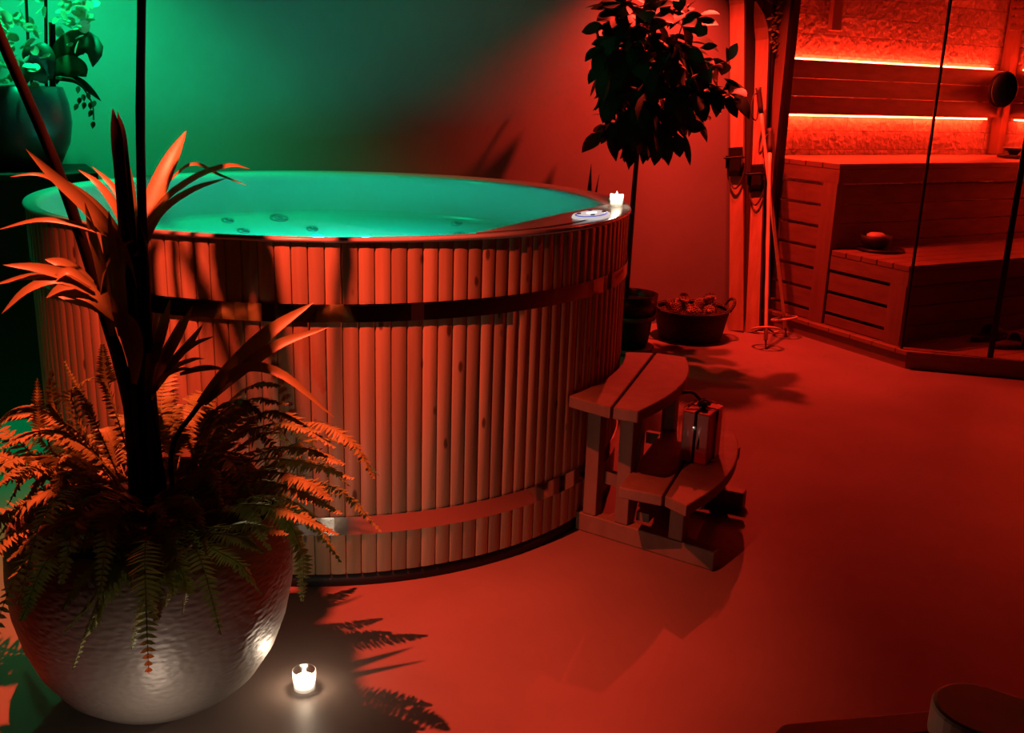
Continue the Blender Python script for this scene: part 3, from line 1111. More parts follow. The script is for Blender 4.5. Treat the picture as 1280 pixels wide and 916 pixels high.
for px, y0, y1, wp in [
    ([(168, 320), (188, 262), (212, 205), (233, 163)], 1.93, 2.14, 25),
    ([(172, 330), (196, 262), (240, 224), (285, 207), (312, 211)], 1.97, 2.1, 9),
    ([(176, 320), (200, 268), (240, 238), (285, 222)], 1.95, 2.0, 10),
    ([(205, 232), (240, 205), (275, 219), (309, 232)], 2.1, 2.2, 5),
    ([(168, 360), (150, 310), (112, 262), (68, 222), (32, 186)], 1.93, 1.85, 17),
    ([(165, 340), (142, 288), (110, 250), (70, 219)], 1.95, 1.9, 15),
    ([(168, 330), (150, 270), (125, 232), (98, 212)], 1.98, 2.02, 10),
    ([(168, 310), (160, 268), (140, 232), (115, 208)], 2.0, 2.08, 9),
    ([(100, 260), (70, 228), (45, 218), (12, 221)], 1.9, 1.85, 5),
    ([(166, 300), (160, 250), (152, 205), (146, 178)], 1.98, 2.0, 22),
    ([(150, 300), (100, 282), (50, 275), (-6, 288)], 1.9, 1.84, 7),
    ([(140, 420), (130, 350), (118, 300), (106, 253)], 1.9, 1.88, 13),
    ([(150, 420), (138, 340), (130, 290), (122, 262)], 1.9, 1.9, 9),
    ([(156, 420), (146, 340), (140, 300), (136, 262)], 1.89, 1.88, 10),
    ([(160, 410), (152, 340), (148, 310), (150, 272)], 1.9, 1.9, 8),
    ([(130, 375), (95, 350), (50, 336), (4, 331)], 1.9, 1.82, 15),
    ([(128, 372), (100, 345), (78, 330), (56, 324)], 1.91, 1.9, 17),
    ([(120, 365), (80, 352), (40, 346), (-8, 356)], 1.89, 1.82, 11),
    ([(118, 368), (75, 350), (35, 362), (2, 392)], 1.88, 1.8, 12),
    ([(120, 360), (90, 340), (72, 346), (63, 362)], 1.88, 1.84, 10),
    ([(150, 400), (120, 370), (85, 362), (58, 372)], 1.9, 1.86, 26),
    ([(155, 410), (125, 380), (95, 372), (66, 366)], 1.91, 1.9, 24),
    ([(186, 490), (196, 440), (206, 405), (213, 373)], 1.87, 1.99, 13),
    ([(187, 490), (203, 450), (218, 420), (227, 397)], 1.87, 1.99, 11),
    ([(188, 490), (210, 445), (228, 410), (241, 382)], 1.87, 1.99, 12),
    ([(189, 490), (215, 455), (238, 428), (254, 405)], 1.87, 1.99, 11),
    ([(190, 492), (210, 458), (240, 432), (268, 420)], 1.87, 1.99, 9),
    ([(190, 495), (215, 462), (240, 450), (256, 448)], 1.87, 1.99, 7),
    ([(184, 490), (188, 445), (192, 415), (190, 392)], 1.87, 1.99, 11),
    ([(186, 490), (194, 445), (201, 415), (202, 392)], 1.87, 1.99, 12),
    ([(190, 500), (200, 475), (225, 462), (245, 462)], 1.89, 1.84, 6),
    ([(250, 505), (290, 462), (338, 415), (392, 378)], 1.86, 2.0, 22),
    ([(255, 505), (300, 465), (350, 430), (411, 409)], 1.86, 1.97, 16),
    ([(260, 500), (300, 462), (352, 468), (418, 522)], 1.87, 1.8, 13),
    ([(225, 468), (245, 462), (265, 460), (282, 462)], 1.85, 1.83, 8),
    ([(170, 470), (160, 420), (150, 400), (140, 390)], 1.9, 1.88, 18),
    ([(168, 480), (172, 440), (168, 410), (160, 392)], 1.89, 1.87, 16),
    ([(120, 390), (128, 340), (145, 312), (168, 300)], 1.89, 1.9, 8),
]:
    leafblade(px, y0, y1, wp)
mb = MB()
mb.tube(bez([(PC.x + 0.06, PC.y - 0.03, 0.44), at(215, 560, 1.9), at(250, 505, 1.88)], 8), 0.005, 6)
mb.tube(bez([(PC.x + 0.05, PC.y - 0.04, 0.44), at(196, 545, 1.9), at(187, 490, 1.9)], 8), 0.005, 6)
local(pl, mb.obj('leaf_stalk', M_cane))


# unseen crown of the tall palm, shaped to shade the fern
cr0 = at(178, -150, 1.95)
rk = random.Random(5)
for k, (az, L, up_) in enumerate(((-1.9, .36, .12), (-1.6, .32, .16))):
    dr = Vector((cos(az), sin(az), 0))
    C_ = bez([cr0, cr0 + dr * L * .3 + Vector((0, 0, up_ * .6)), cr0 + dr * L * .7 + Vector((0, 0, up_)), cr0 + dr * L + Vector((0, 0, up_ + .05))], 20)
    mb = MB()
    mb.tube(C_, [0.005 - 0.004 * i / 20 for i in range(20)], 5)
    for i in range(4, 20):
        d = (C_[min(i + 1, 19)] - C_[i - 1]).normalized()
        s = d.cross(Vector((0, 0, 1))).normalized()
        for sg in (-1, 1):
            e = (s * sg * .8 + d * .6 + Vector((0, 0, .1))).normalized()
            ll = 0.085 * (1 - 0.5 * abs(i - 9) / 11)
            mb.blade([C_[i] + e * ll * t + Vector((0, 0, -.05 * t * t)) for t in (0, .25, .5, .75, 1)], 0.013, .3, (0, 0, 1))
    local(pl, mb.obj('unseen_palm_frond', M_palm, normals=False))


for x0, wd, z0, z1 in ((-0.865, 0.030, 1.50, 1.80), (-0.826, 0.011, 1.50, 1.8), (-0.797, 0.012, 1.53, 1.8), (-0.745, 0.055, 1.52, 1.82), (-0.60, 0.02, 1.60, 1.8)):  # unseen hanging leaves, placed to cast strip shadows on the staves
    mb = MB()
    mb.blade(bez([cr0 + Vector((0, 0.0, 0.02)), Vector((x0 * .6 + cr0.x * .4, 2.04, z1 + .03)), Vector((x0, 2.10, z1 - .05)), Vector((x0 + .01, 2.11, z0))], 14), wd / 2, 0.2, (0, -1, 0.1), prof=lambda t: (.2 + 1.6 * t if t < .5 else (1 if t < .85 else max(.05, (1 - t) / .15))))
    local(pl, mb.obj('palm_leaf', M_palm))
mb = MB()
mb.tube([at(177, -12, 1.95), at(177, -40, 1.95), at(178, -95, 1.95), cr0], [0.012, 0.034, 0.04, 0.02], 10)
local(pl, mb.obj('leaf_sheath', M_cane))


def frond(P, leaf, pairs=24, twist=0.0, start=0.12):
    """fern frond along P: rachis with rows of little leaflets"""
    pairs = int(pairs * 1.55)
    mb = MB()
    n_ = 40
    C_ = bez(P, n_)
    for q in C_:
        clear_tub(q, 1.012)
    mb.tube(C_, [0.0018 - 0.0012 * i / n_ for i in range(n_)], 4)
    for i in range(pairs):
        t = start + (1 - start) * (i + 0.3) / pairs
        f = t * (n_ - 1)
        j = min(int(f), n_ - 2)
        p = C_[j].lerp(C_[j + 1], f - j)
        d = (C_[min(j + 2, n_ - 1)] - C_[max(j - 1, 0)]).normalized()
        s = d.cross(Vector((0, 0, 1)))
        if s.length < 0.15:
            s = d.cross(Vector((0.3, -1, 0)))
        s.normalize()
        if twist:
            s = Matrix.Rotation(twist, 3, d) @ s
        u = s.cross(d)
        ll = leaf * max(0.12, (1 - ((t - 0.3) / 0.75) ** 2 if t > 0.3 else 0.55 + 0.45 * t / 0.3)) * random.uniform(0.85, 1.1)
        for sg in (-1, 1):
            if random.random() < 0.03:
                continue
            e = (s * sg + d * 0.28 - u * random.uniform(0.0, 0.35) + Vector((random.uniform(-.12, .12), random.uniform(-.12, .12), random.uniform(-.15, .05)))).normalized()
            wv = d * (leaf * 0.09 + 0.0016)
            b0 = p
            m1, tipp = p + e * ll * 0.45, p + e * ll
            v = [mb.bm.verts.new(q) for q in (b0 - wv * 0.6, b0 + wv * 0.8, m1 + wv * 0.8 + u * 0.002, m1 - wv * 0.7, tipp)]
            mb.face([v[0], v[1], v[2], v[3]])
            mb.face([v[3], v[2], v[4]])
    return local(pl, mb.obj('fern_frond', M_fern, normals=False))


def px3(l_):
    return [at(x, y, Y) for x, y, Y in l_]


for P, lf, pr in [
    ([(230, 600, 1.95), (320, 548, 1.9), (390, 528, 1.86), (440, 552, 1.82), (468, 598, 1.8)], 0.040, 30),
    ([(240, 600, 1.95), (320, 575, 1.88), (390, 580, 1.82), (442, 598, 1.8)], 0.042, 28),
    ([(240, 630, 1.9), (310, 602, 1.82), (370, 612, 1.76), (428, 642, 1.74)], 0.042, 28),
    ([(230, 650, 1.88), (290, 632, 1.76), (350, 636, 1.71), (424, 668, 1.7)], 0.042, 28),
    ([(280, 640, 1.86), (345, 640, 1.8), (376, 685, 1.78), (378, 752, 1.78)], 0.036, 24),
    ([(230, 640, 1.9), (255, 540, 1.9), (310, 500, 1.88), (360, 505, 1.86)], 0.040, 26),
    ([(230, 640, 1.9), (275, 560, 1.85), (340, 530, 1.8), (400, 540, 1.78)], 0.044, 26),
    ([(215, 640, 1.8), (180, 680, 1.66), (130, 735, 1.62), (90, 838, 1.62)], 0.050, 30),
    ([(205, 640, 1.8), (170, 690, 1.65), (125, 760, 1.61), (105, 800, 1.61)], 0.048, 26),
    ([(215, 640, 1.8), (196, 690, 1.65), (178, 745, 1.61), (164, 812, 1.62)], 0.036, 26),
    ([(225, 640, 1.8), (205, 690, 1.64), (190, 730, 1.61), (196, 775, 1.61)], 0.044, 24),
    ([(230, 640, 1.8), (220, 690, 1.66), (232, 730, 1.62), (228, 768, 1.62)], 0.026, 20),
    ([(230, 645, 1.8), (262, 682, 1.68), (300, 705, 1.64), (327, 742, 1.64)], 0.030, 24),
    ([(220, 660, 1.8), (250, 665, 1.68), (300, 672, 1.64), (330, 690, 1.64)], 0.036, 22),
    ([(200, 660, 1.8), (140, 670, 1.66), (90, 685, 1.62), (46, 722, 1.62)], 0.034, 24),
    ([(180, 660, 1.8), (120, 655, 1.72), (60, 680, 1.68), (12, 722, 1.66)], 0.046, 26),
    ([(180, 640, 1.8), (90, 610, 1.75), (30, 630, 1.72), (-15, 690, 1.7)], 0.046, 26),
    ([(200, 680, 1.75), (180, 682, 1.66), (215, 692, 1.63), (238, 682, 1.62)], 0.05, 22),
    ([(200, 650, 1.75), (170, 655, 1.68), (140, 650, 1.66), (110, 660, 1.65)], 0.024, 18),
    ([(200, 640, 1.76), (160, 630, 1.68), (110, 640, 1.65), (90, 660, 1.64)], 0.026, 20),
    ([(150, 600, 1.9), (90, 545, 1.88), (40, 540, 1.86), (0, 560, 1.84)], 0.045, 26),
    ([(140, 600, 1.9), (80, 530, 1.88), (66, 500, 1.88), (64, 462, 1.88)], 0.026, 24),
    ([(150, 600, 1.95), (120, 530, 1.95), (105, 500, 1.96), (80, 450, 1.98)], 0.02, 22),
    ([(130, 600, 1.9), (60, 560, 1.88), (48, 520, 1.88), (46, 472, 1.9)], 0.024, 22),
    ([(170, 600, 1.98), (140, 500, 1.98), (132, 470, 1.98), (128, 430, 1.98)], 0.03, 24),
    ([(160, 620, 1.9), (70, 585, 1.8), (20, 590, 1.76), (-20, 620, 1.74)], 0.044, 26),
    ([(240, 610, 1.9), (300, 535, 1.86), (350, 515, 1.84), (420, 560, 1.8)], 0.044, 28),
    ([(240, 620, 1.9), (320, 570, 1.84), (380, 560, 1.8), (430, 580, 1.78)], 0.044, 28),
    ([(240, 620, 1.88), (320, 590, 1.8), (380, 600, 1.76), (415, 625, 1.74)], 0.044, 26),
    ([(230, 600, 1.93), (280, 510, 1.93), (320, 480, 1.92), (352, 482, 1.92)], 0.036, 24),
    ([(230, 600, 1.9), (262, 520, 1.88), (300, 500, 1.86), (330, 520, 1.84)], 0.036, 24),
    ([(230, 650, 1.86), (270, 660, 1.72), (310, 655, 1.68), (360, 668, 1.66)], 0.04, 24),
    ([(190, 660, 1.8), (150, 700, 1.64), (118, 745, 1.6), (80, 790, 1.6)], 0.04, 26),
    ([(200, 650, 1.8), (150, 680, 1.66), (105, 720, 1.62), (78, 760, 1.6)], 0.042, 26),
    ([(170, 650, 1.8), (100, 640, 1.7), (50, 665, 1.66), (10, 700, 1.64)], 0.044, 26),
    ([(210, 650, 1.8), (205, 690, 1.64), (212, 725, 1.61), (206, 760, 1.61)], 0.036, 22),
    ([(120, 600, 1.95), (60, 520, 1.96), (20, 510, 1.96), (-10, 540, 1.96)], 0.04, 24),
    ([(130, 590, 1.98), (90, 500, 2.0), (100, 480, 2.0), (120, 470, 2.0)], 0.03, 22),
]:
    frond(px3(P), lf, pr)
rg = random.Random(21)
for k in range(60):
    a = 2 * pi * k / 60 * 5.0 + rg.uniform(-0.2, 0.2)
    el = rg.uniform(0.1, 1.35)
    L = rg.uniform(0.26, 0.46) * (1.0 if el < 0.9 else 0.62)
    r0 = rg.uniform(0.03, 0.2)
    b_ = Vector((PC.x + r0 * cos(a), PC.y + r0 * sin(a), 0.45))
    dr = Vector((cos(a), sin(a), 0))
    p1 = b_ + dr * L * 0.33 * cos(el) + Vector((0, 0, L * (0.36 * sin(el) + 0.1)))
    p2 = b_ + dr * L * 0.72 * max(0.35, cos(el)) + Vector((0, 0, L * (0.56 * sin(el) + 0.02)))
    p3 = b_ + dr * L * 1.0 * max(0.45, cos(el)) + Vector((0, 0, L * (0.5 * sin(el) - 0.22)))
    random.seed(k)
    frond([b_, p1, p2, p3], rg.uniform(0.03, 0.046), 24, rg.uniform(-0.5, 0.5))

# ------------------------------------------------------------------ tree in a pot behind the tub
TB = Vector((0.60, 5.08, 0))
tree = thing('potted_tree', 'dark broad-leaved little tree in a round pot between tub and wall', 'potted tree', TB)
mb = MB()
mb.lathe([(0.001, 0.03), (0.105, 0.03), (0.118, 0.10), (0.126, 0.2), (0.128, 0.205), (0.14, 0.205), (0.148, 0.31), (0.140, 0.31), (0.132, 0.27)], TB, 40)
local(tree, mb.obj('pot', M_dpot))
mb = MB()
mb.lathe([(0.1285, 0.178), (0.142, 0.180), (0.144, 0.204), (0.13, 0.204)], TB, 40)
local(tree, mb.obj('rim_band', M_dpot2))
mb = MB()
mb.lathe([(0.001, 0.0), (0.13, 0.0), (0.145, 0.03), (0.138, 0.034), (0.12, 0.012), (0.001, 0.012)], TB, 40)
local(tree, mb.obj('saucer', M_dpot2))
mb = MB()
mb.lathe([(0.001, 0.285), (0.134, 0.272)], TB, 30)
local(tree, mb.obj('soil', M_soil))
YT = 5.08
mb = MB()
trunk = [(TB.x - 0.02, YT, 0.27), at(786, 320, YT), at(790, 270, YT), at(794, 220, YT), at(797, 190, YT)]
mb.tube(bez(trunk, 16), [0.016 - 0.005 * i / 15 for i in range(16)], 8)
fk = at(797, 192, YT)
tw = []
br = [([fk, at(794, 165, YT), at(800, 110, YT), at(812, 40, YT), at(830, -20, YT)], 0.01), ([fk, at(808, 165, YT - .05), at(840, 120, YT - .1), at(875, 90, YT - .1), at(905, 78, YT - .12)], 0.008),
      ([fk, at(790, 150, YT + .05), at(775, 110, YT + .1), at(762, 60, YT + .1)], 0.007), ([fk, at(815, 170, YT + .1), at(850, 150, YT + .12), at(880, 140, YT + .1)], 0.006),
      ([at(800, 120, YT), at(830, 80, YT - .1), at(850, 40, YT - .12), at(858, 5, YT - .1)], 0.006), ([at(812, 60, YT), at(790, 20, YT + .05), at(775, -20, YT + .05)], 0.006),
      ([at(850, 108, YT - .1), at(880, 112, YT - .1), at(900, 112, YT - .1), at(912, 118, YT - .1)], 0.004), ([at(800, 150, YT), at(775, 150, YT), at(757, 165, YT - .02)], 0.004)]
for pts, r in br:
    B = bez(pts, 12)
    mb.tube(B, [r * (1 - 0.7 * i / 11) for i in range(12)], 6)
    tw.append(B)
local(tree, mb.obj('trunk', M_bark))
mb = MB()
rt_ = random.Random(4)


def waxleaf(mb, base, dirv, L, W, curl=0.25, up=None):
    d = Vector(dirv).normalized()
    P = [Vector(base) + d * (L * t) + Vector((0, 0, -curl * L * t * t)) for t in (0, .12, .3, .5, .7, .86, 1.0)]
    hw = [0.05, 0.3, 0.8, 1.0, 0.85, 0.5, 0.03]
    uu = up or Vector((rt_.uniform(-.6, .6), rt_.uniform(-.9, .1), rt_.uniform(.3, 1)))
    mb.blade(P, W / 2, 0.18, uu, prof=lambda t: hw[min(6, int(round(t * 6)))])


def wax_at(x, y, x2, y2, Wpx, Y=YT - 0.1):
    p, q = at(x, y, Y), at(x2, y2, Y - 0.03)
    L = (q - p).length
    waxleaf(mb, p, q - p, L, Wpx / 235.0, 0.05, Vector((rt_.uniform(-.3, .3), -0.9, 0.3)))


for B in tw:
    for i in range(2, 12):
        for rep in range(2):
            p = B[i] + Vector((rt_.uniform(-.02, .02), rt_.uniform(-.02, .02), 0))
            dv = Vector((rt_.uniform(-1, 1), rt_.uniform(-1, 1), rt_.uniform(-.75, .65)))
            waxleaf(mb, p, dv, rt_.uniform(.10, .16), rt_.uniform(.058, .08), rt_.uniform(.1, .5))
cc = at(812, 85, YT)
for k in range(120):
    v = Vector((rt_.gauss(0, 1), rt_.gauss(0, 1), rt_.gauss(0, 1))).normalized() * rt_.uniform(.35, 1) ** .5
    p = cc + Vector((v.x * 0.17, v.y * 0.18, v.z * 0.34))
    dv = Vector((v.x, v.y, v.z - 0.5 + rt_.uniform(-.3, .3)))
    waxleaf(mb, p, dv, rt_.uniform(.11, .17), rt_.uniform(.065, .088), rt_.uniform(.1, .4))
for (cx_, cy_, n_, sx, sz) in ((795, 55, 60, .11, .2), (770, 70, 30, .07, .16), (805, 130, 35, .1, .1), (845, 60, 30, .1, .16)):
    c2 = at(cx_, cy_, YT)
    for k in range(n_):
        v = Vector((rt_.uniform(-1, 1), rt_.uniform(-1, 1), rt_.uniform(-1, 1)))
        waxleaf(mb, c2 + Vector((v.x * sx, v.y * .14, v.z * sz)), (v.x, v.y, v.z - .6), rt_.uniform(.11, .16), rt_.uniform(.065, .085), .25)
for a in [(775, 5, 752, 6, 10), (770, 18, 764, 38, 12), (770, 45, 742, 78, 18), (760, 85, 746, 118, 14), (768, 122, 757, 152, 16), (775, 152, 760, 176, 10), (825, 165, 818, 205, 18), (845, 165, 850, 195, 18), (855, 165, 863, 205, 8),
          (855, 158, 882, 158, 16), (838, 0, 826, 16, 12), (848, -8, 850, 14, 16), (855, 20, 878, 18, 9), (870, 35, 884, 42, 16), (875, 60, 897, 56, 9), (908, 78, 922, 52, 12), (912, 75, 908, 58, 5), (905, 98, 925, 108, 6),
          (908, 105, 928, 122, 15), (905, 115, 922, 146, 14), (878, 108, 894, 126, 12), (868, 118, 880, 150, 14), (800, 150, 790, 188, 16), (800, 155, 806, 180, 14), (763, 120, 741, 137, 5), (772, 150, 755, 175, 6)]:
    wax_at(*a)
local(tree, mb.obj('foliage', M_dleaf, normals=False))

# ------------------------------------------------------------------ snake plant behind the tub
SB = Vector((0.30, 5.12, 0))
sn = thing('snake_plant', 'dark upright pointed plant showing its tips above the tub rim', 'plant', SB)
mb = MB()
mb.lathe([(0.001, 0.0), (0.075, 0.0), (0.1, 0.18), (0.104, 0.2), (0.096, 0.2), (0.09, 0.17), (0.001, 0.165)], SB, 32)
local(sn, mb.obj('pot', M_dpot))
for (bx, by, tip, wd) in [(0.02, 0.0, at(739, 205, 5.16), 0.05), (-0.02, -0.02, at(749, 218, 5.12), 0.03), (0.0, 0.03, at(724, 262, 5.15), 0.05), (-0.04, 0.01, at(712, 268, 5.12), 0.05), (0.04, 0.02, at(752, 262, 5.16), 0.045)]:
    b_ = SB + Vector((bx, by, 0.16))
    mb = MB()
    md = b_.lerp(tip, 0.5) + Vector((0.012, 0, 0))
    mb.blade(bez([b_, md, tip], 12), wd / 2, 0.4, (0.2, -1, 0.1), prof=lambda t: (0.75 + 0.5 * t if t < 0.5 else max(0.02, 1.0 - ((t - 0.5) / 0.5) ** 1.6)))
    o = mb.obj('sword_leaf', M_dleaf)
    sm = o.modifiers.new('thick', 'SOLIDIFY')
    sm.thickness = 0.003
    local(sn, o)

# ------------------------------------------------------------------ basket of cones
BC = Vector((0.992, 5.43, 0))
bk = thing('wicker_basket', 'dark round wicker basket with two loop handles on the floor', 'basket', BC)
mb = MB()
mb.lathe([(0.001, 0.004), (0.17, 0.0), (0.178, 0.02), (0.195, 0.10), (0.208, 0.165), (0.2, 0.17), (0.186, 0.10), (0.168, 0.03), (0.001, 0.024)], BC, 48)
local(bk, mb.obj('bowl', M_wicker))
mb = MB()
mb.torus(BC + Vector((0, 0, 0.168)), 0.203, 0.010, None, 40, 8)
local(bk, mb.obj('rim', M_wicker))
for s in (-1, 1):
    mb = MB()
    e = Vector((s, 0.05 * s, 0)).normalized()
    f_ = Vector((-e.y, e.x, 0))
    mb.tube(bez([BC + e * 0.195 + f_ * 0.075 + Vector((0, 0, .165)), BC + e * 0.222 + f_ * 0.06 + Vector((0, 0, .205)), BC + e * 0.232 + Vector((0, 0, .222)), BC + e * 0.222 - f_ * 0.06 + Vector((0, 0, .205)), BC + e * 0.195 - f_ * 0.075 + Vector((0, 0, .165))], 18), 0.009, 8)
    local(bk, mb.obj('handle', M_wicker))


def cone_mesh():
    mb = MB()
    L = 0.075
    mb.lathe([(0.002, 0), (0.014, 0.008), (0.018, 0.028), (0.012, 0.055), (0.002, L)], (0, 0, 0), 10)
    ga = 2.39996
    for i in range(64):
        t = i / 63
        z = 0.004 + t * (L - 0.006)
        r = 0.018 * sin(pi * (0.16 + 0.78 * t)) + 0.002
        a = i * ga
        d = Vector((cos(a), sin(a), 0.35))
        s = Vector((-sin(a), cos(a), 0))
        ln = 0.013 * sin(pi * (0.2 + 0.7 * t)) + 0.004
        p = Vector((r * 0.7 * cos(a), r * 0.7 * sin(a), z))
        q = p + d.normalized() * ln
        v = [mb.bm.verts.new(x) for x in (p - s * 0.003, p + s * 0.003, q + s * 0.0055, q + d * 0.002 + Vector((0, 0, 0.001)), q - s * 0.0055, q - Vector((0, 0, 0.004)))]
        mb.face([v[0], v[1], v[2], v[3], v[4]])
        mb.face([v[1], v[0], v[5]])
        mb.face([v[0], v[4], v[5]])
        mb.face([v[2], v[1], v[5]])
        mb.face([v[4], v[3], v[5]])
        mb.face([v[3], v[2], v[5]])
    return mb.obj('pine_cone', M_cone)


cone0 = cone_mesh()
tag(cone0, 'brown open pine cone heaped in the dark wicker basket', 'pine cone', 'pine cones heaped in the wicker basket')
rc = random.Random(9)
spots = []
for rr, nn_, zz in ((0.0, 1, 0.11), (0.075, 5, 0.11), (0.148, 11, 0.115), (0.04, 2, 0.17), (0.115, 7, 0.172)):
    for i in range(nn_):
        a = 2 * pi * i / nn_ + rr * 9
        spots.append((BC.x + rr * cos(a), BC.y + rr * sin(a), zz))
spots += [(BC.x - 0.05, BC.y - 0.01, 0.222), (BC.x + 0.09, BC.y - 0.01, 0.226)]
for i, (x, y, z) in enumerate(spots):
    o = cone0 if i == 0 else cone0.copy()
    if i:
        COL.objects.link(o)
    o.rotation_euler = (rc.uniform(-.5, .5), 1.2 + rc.uniform(-.4, .4), rc.uniform(0, 6))
    o.scale = (1.0,) * 3
    o.location = Vector((x, y, z)) - o.rotation_euler.to_matrix() @ Vector((0, 0, 0.037))


# ------------------------------------------------------------------ old skis, poles, branch
def ski(label, a, c, wd, side):
    a, c = Vector(a), Vector(c)
    t = thing('wooden_ski', label, 'ski', a, 'old wooden skis against the wall')
    d = (c - a).normalized()
    s = (UU - d * UU.dot(d)).normalized()
    s = Matrix.Rotation(side, 3, d) @ s
    u = s.cross(d)            # face normal
    if u.dot(VV) < 0:
        u = -u
    L = (c - a).length
    mb = MB()
    rows = []
    N = 30
    for i in range(N + 1):
        t_ = i / N
        p = a + d * (L * t_) + u * (-0.010 * sin(pi * t_) + (0.12 * ((t_ - 0.88) / 0.12) ** 2 if t_ > 0.88 else 0))
        h = wd / 2 * (1.0 - 0.12 * sin(pi * t_)) * (1 if t_ < 0.93 else max(0.08, 1 - ((t_ - 0.93) / 0.07) ** 2))
        th = 0.008 + 0.014 * sin(pi * min(1, t_)) * (1 if t_ < .9 else .5)
        rows.append([mb.bm.verts.new(p + s * x + u * y) for x, y in ((-h, -th / 2), (h, -th / 2), (h, th / 2), (h * .25, th / 2 + .001), (-h * .25, th / 2 + .001), (-h, th / 2))])
    for i in range(N):
        for k in range(6):
            mb.face([rows[i][k], rows[i][(k + 1) % 6], rows[i + 1][(k + 1) % 6], rows[i + 1][k]])
    mb.face(rows[0])
    mb.face(rows[-1][::-1])
    local(t, mb.obj('ski_board', M_ski))
    q = a + d * (L * 0.46) + u * 0.012
    MX = Matrix((s, d, u)).transposed()
    mb = MB()
    mb.box(q + d * 0.03 + u * 0.003, (wd * 0.95, 0.16, 0.006), MX)
    for sx in (-1, 1):
        mb.box(q + s * (sx * wd * 0.5) + d * 0.03 + u * 0.02, (0.005, 0.07, 0.03), MX)
    local(t, mb.obj('toe_iron', M_frame))
    mb = MB()
    mb.tube(bez([q - s * wd * .52 + d * .05, q - s * wd * .45 + d * .05 + u * .05, q + d * .05 + u * .05, q + s * wd * .45 + d * .05 + u * .05, q + s * wd * .52 + d * .05], 16), 0.013, 8, True, 0.35)
    mb.tube(bez([q - s * wd * .52 + d * .02, q - s * wd * .48 - d * .06 + u * .006, q - d * .12 + u * .012, q + s * wd * .48 - d * .06 + u * .006, q + s * wd * .52 + d * .02], 18), 0.005, 8)
    local(t, mb.obj('binding_strap', M_leather))
    return t


ski('pale edged old wooden ski leaning on the wall, next to the basket', (1.290, 5.60, 0.006), (1.175, 5.895, 2.0), 0.088, -1.1)
ski('old wooden ski with curved tip leaning on the wall, next to the sauna panel', (1.378, 5.575, 0.006), (1.352, 5.945, 1.80), 0.08, -1.1)


def pole(label, tip, top, r):
    tip, top = Vector(tip), Vector(top)
    t = thing('ski_pole', label, 'ski pole', tip, 'old bamboo ski poles')
    d = (top - tip).normalized()
    L = (top - tip).length
    mb = MB()
    P = [tip + d * (0.05 + (L - 0.17) * i / 12) for i in range(13)]
    mb.tube(P, [0.010 + (0.0018 if i % 3 == 0 else 0) for i in range(13)], 10)
    local(t, mb.obj('shaft', M_pole))
    mb = MB()
    mb.tube([tip, tip + d * 0.06], [0.002, 0.007], 8)
    local(t, mb.obj('spike', M_frame))
    mb = MB()
    mb.tube([top - d * 0.14, top - d * 0.1, top - d * 0.02, top], [0.013, 0.016, 0.015, 0.019], 10)
    local(t, mb.obj('grip', M_leather))
    mb = MB()
    mb.tube(bez([top - d * .02, top + Vector((-0.03, -.03, -0.05)), top + Vector((-0.035, -.04, -0.14)), top + Vector((0.0, -.03, -0.17)), top - d * .05], 18), 0.004, 6)
    local(t, mb.obj('wrist_strap', M_leather))
    q = tip + d * 0.105
    R = d.to_track_quat('Z', 'Y').to_matrix()
    mb = MB()
    mb.torus(q, r, 0.006, R, 32, 8)
    local(t, mb.obj('basket_ring', M_pole))
    mb = MB()
    for k in range(4):
        a = pi / 4 + k * pi / 2
        mb.tube([q + d * 0.012, q + R @ Vector((r * cos(a), r * sin(a), 0))], 0.005, 6)
    local(t, mb.obj('basket_straps', M_leather))
    return t


pole('old bamboo ski pole standing upright in front of the skis', (1.366, 5.20, 0.002), (1.402, 5.72, 1.14), 0.075)
pole('old bamboo ski pole slanting towards the sauna bench', (1.555, 5.50, 0.002), (1.318, 5.74, 1.36), 0.07)

sb = Vector((1.47, 5.86, 0))
tb_ = S(-0.055, 0.12, 0)
bstk = thing('leafy_branch', 'thin dark stick with dried leaves at its top beside the sauna panel', 'branch', (tb_.x, tb_.y, 0))
top0 = at(966, 70, 5.90)
base0 = Vector((top0.x + 0.045, top0.y - 0.06, 0.0))
mb = MB()
mb.tube(bez([base0, base0.lerp(top0, .5), top0, at(971, -40, 5.90)], 14), 0.010, 8)
local(bstk, mb.obj('stick', M_cane))
mb = MB()
rl = random.Random(3)
for k in range(70):
    yy = rl.uniform(-50, 68)
    p = at(966 + rl.uniform(-3, 4) - (yy - 68) * 0.03, yy, 5.88)
    dv = Vector((rl.uniform(-1, 1), rl.uniform(-1, .3), rl.uniform(-.8, .8)))
    ln = rl.uniform(.02, .04) * (1.4 if yy < 20 else 1)
    mb.blade([p + dv.normalized() * ln * t for t in (0, .3, .6, 1)], 0.008, 0.3, (0.2, -1, .4))
local(bstk, mb.obj('dried_leaves', M_palm, normals=False))

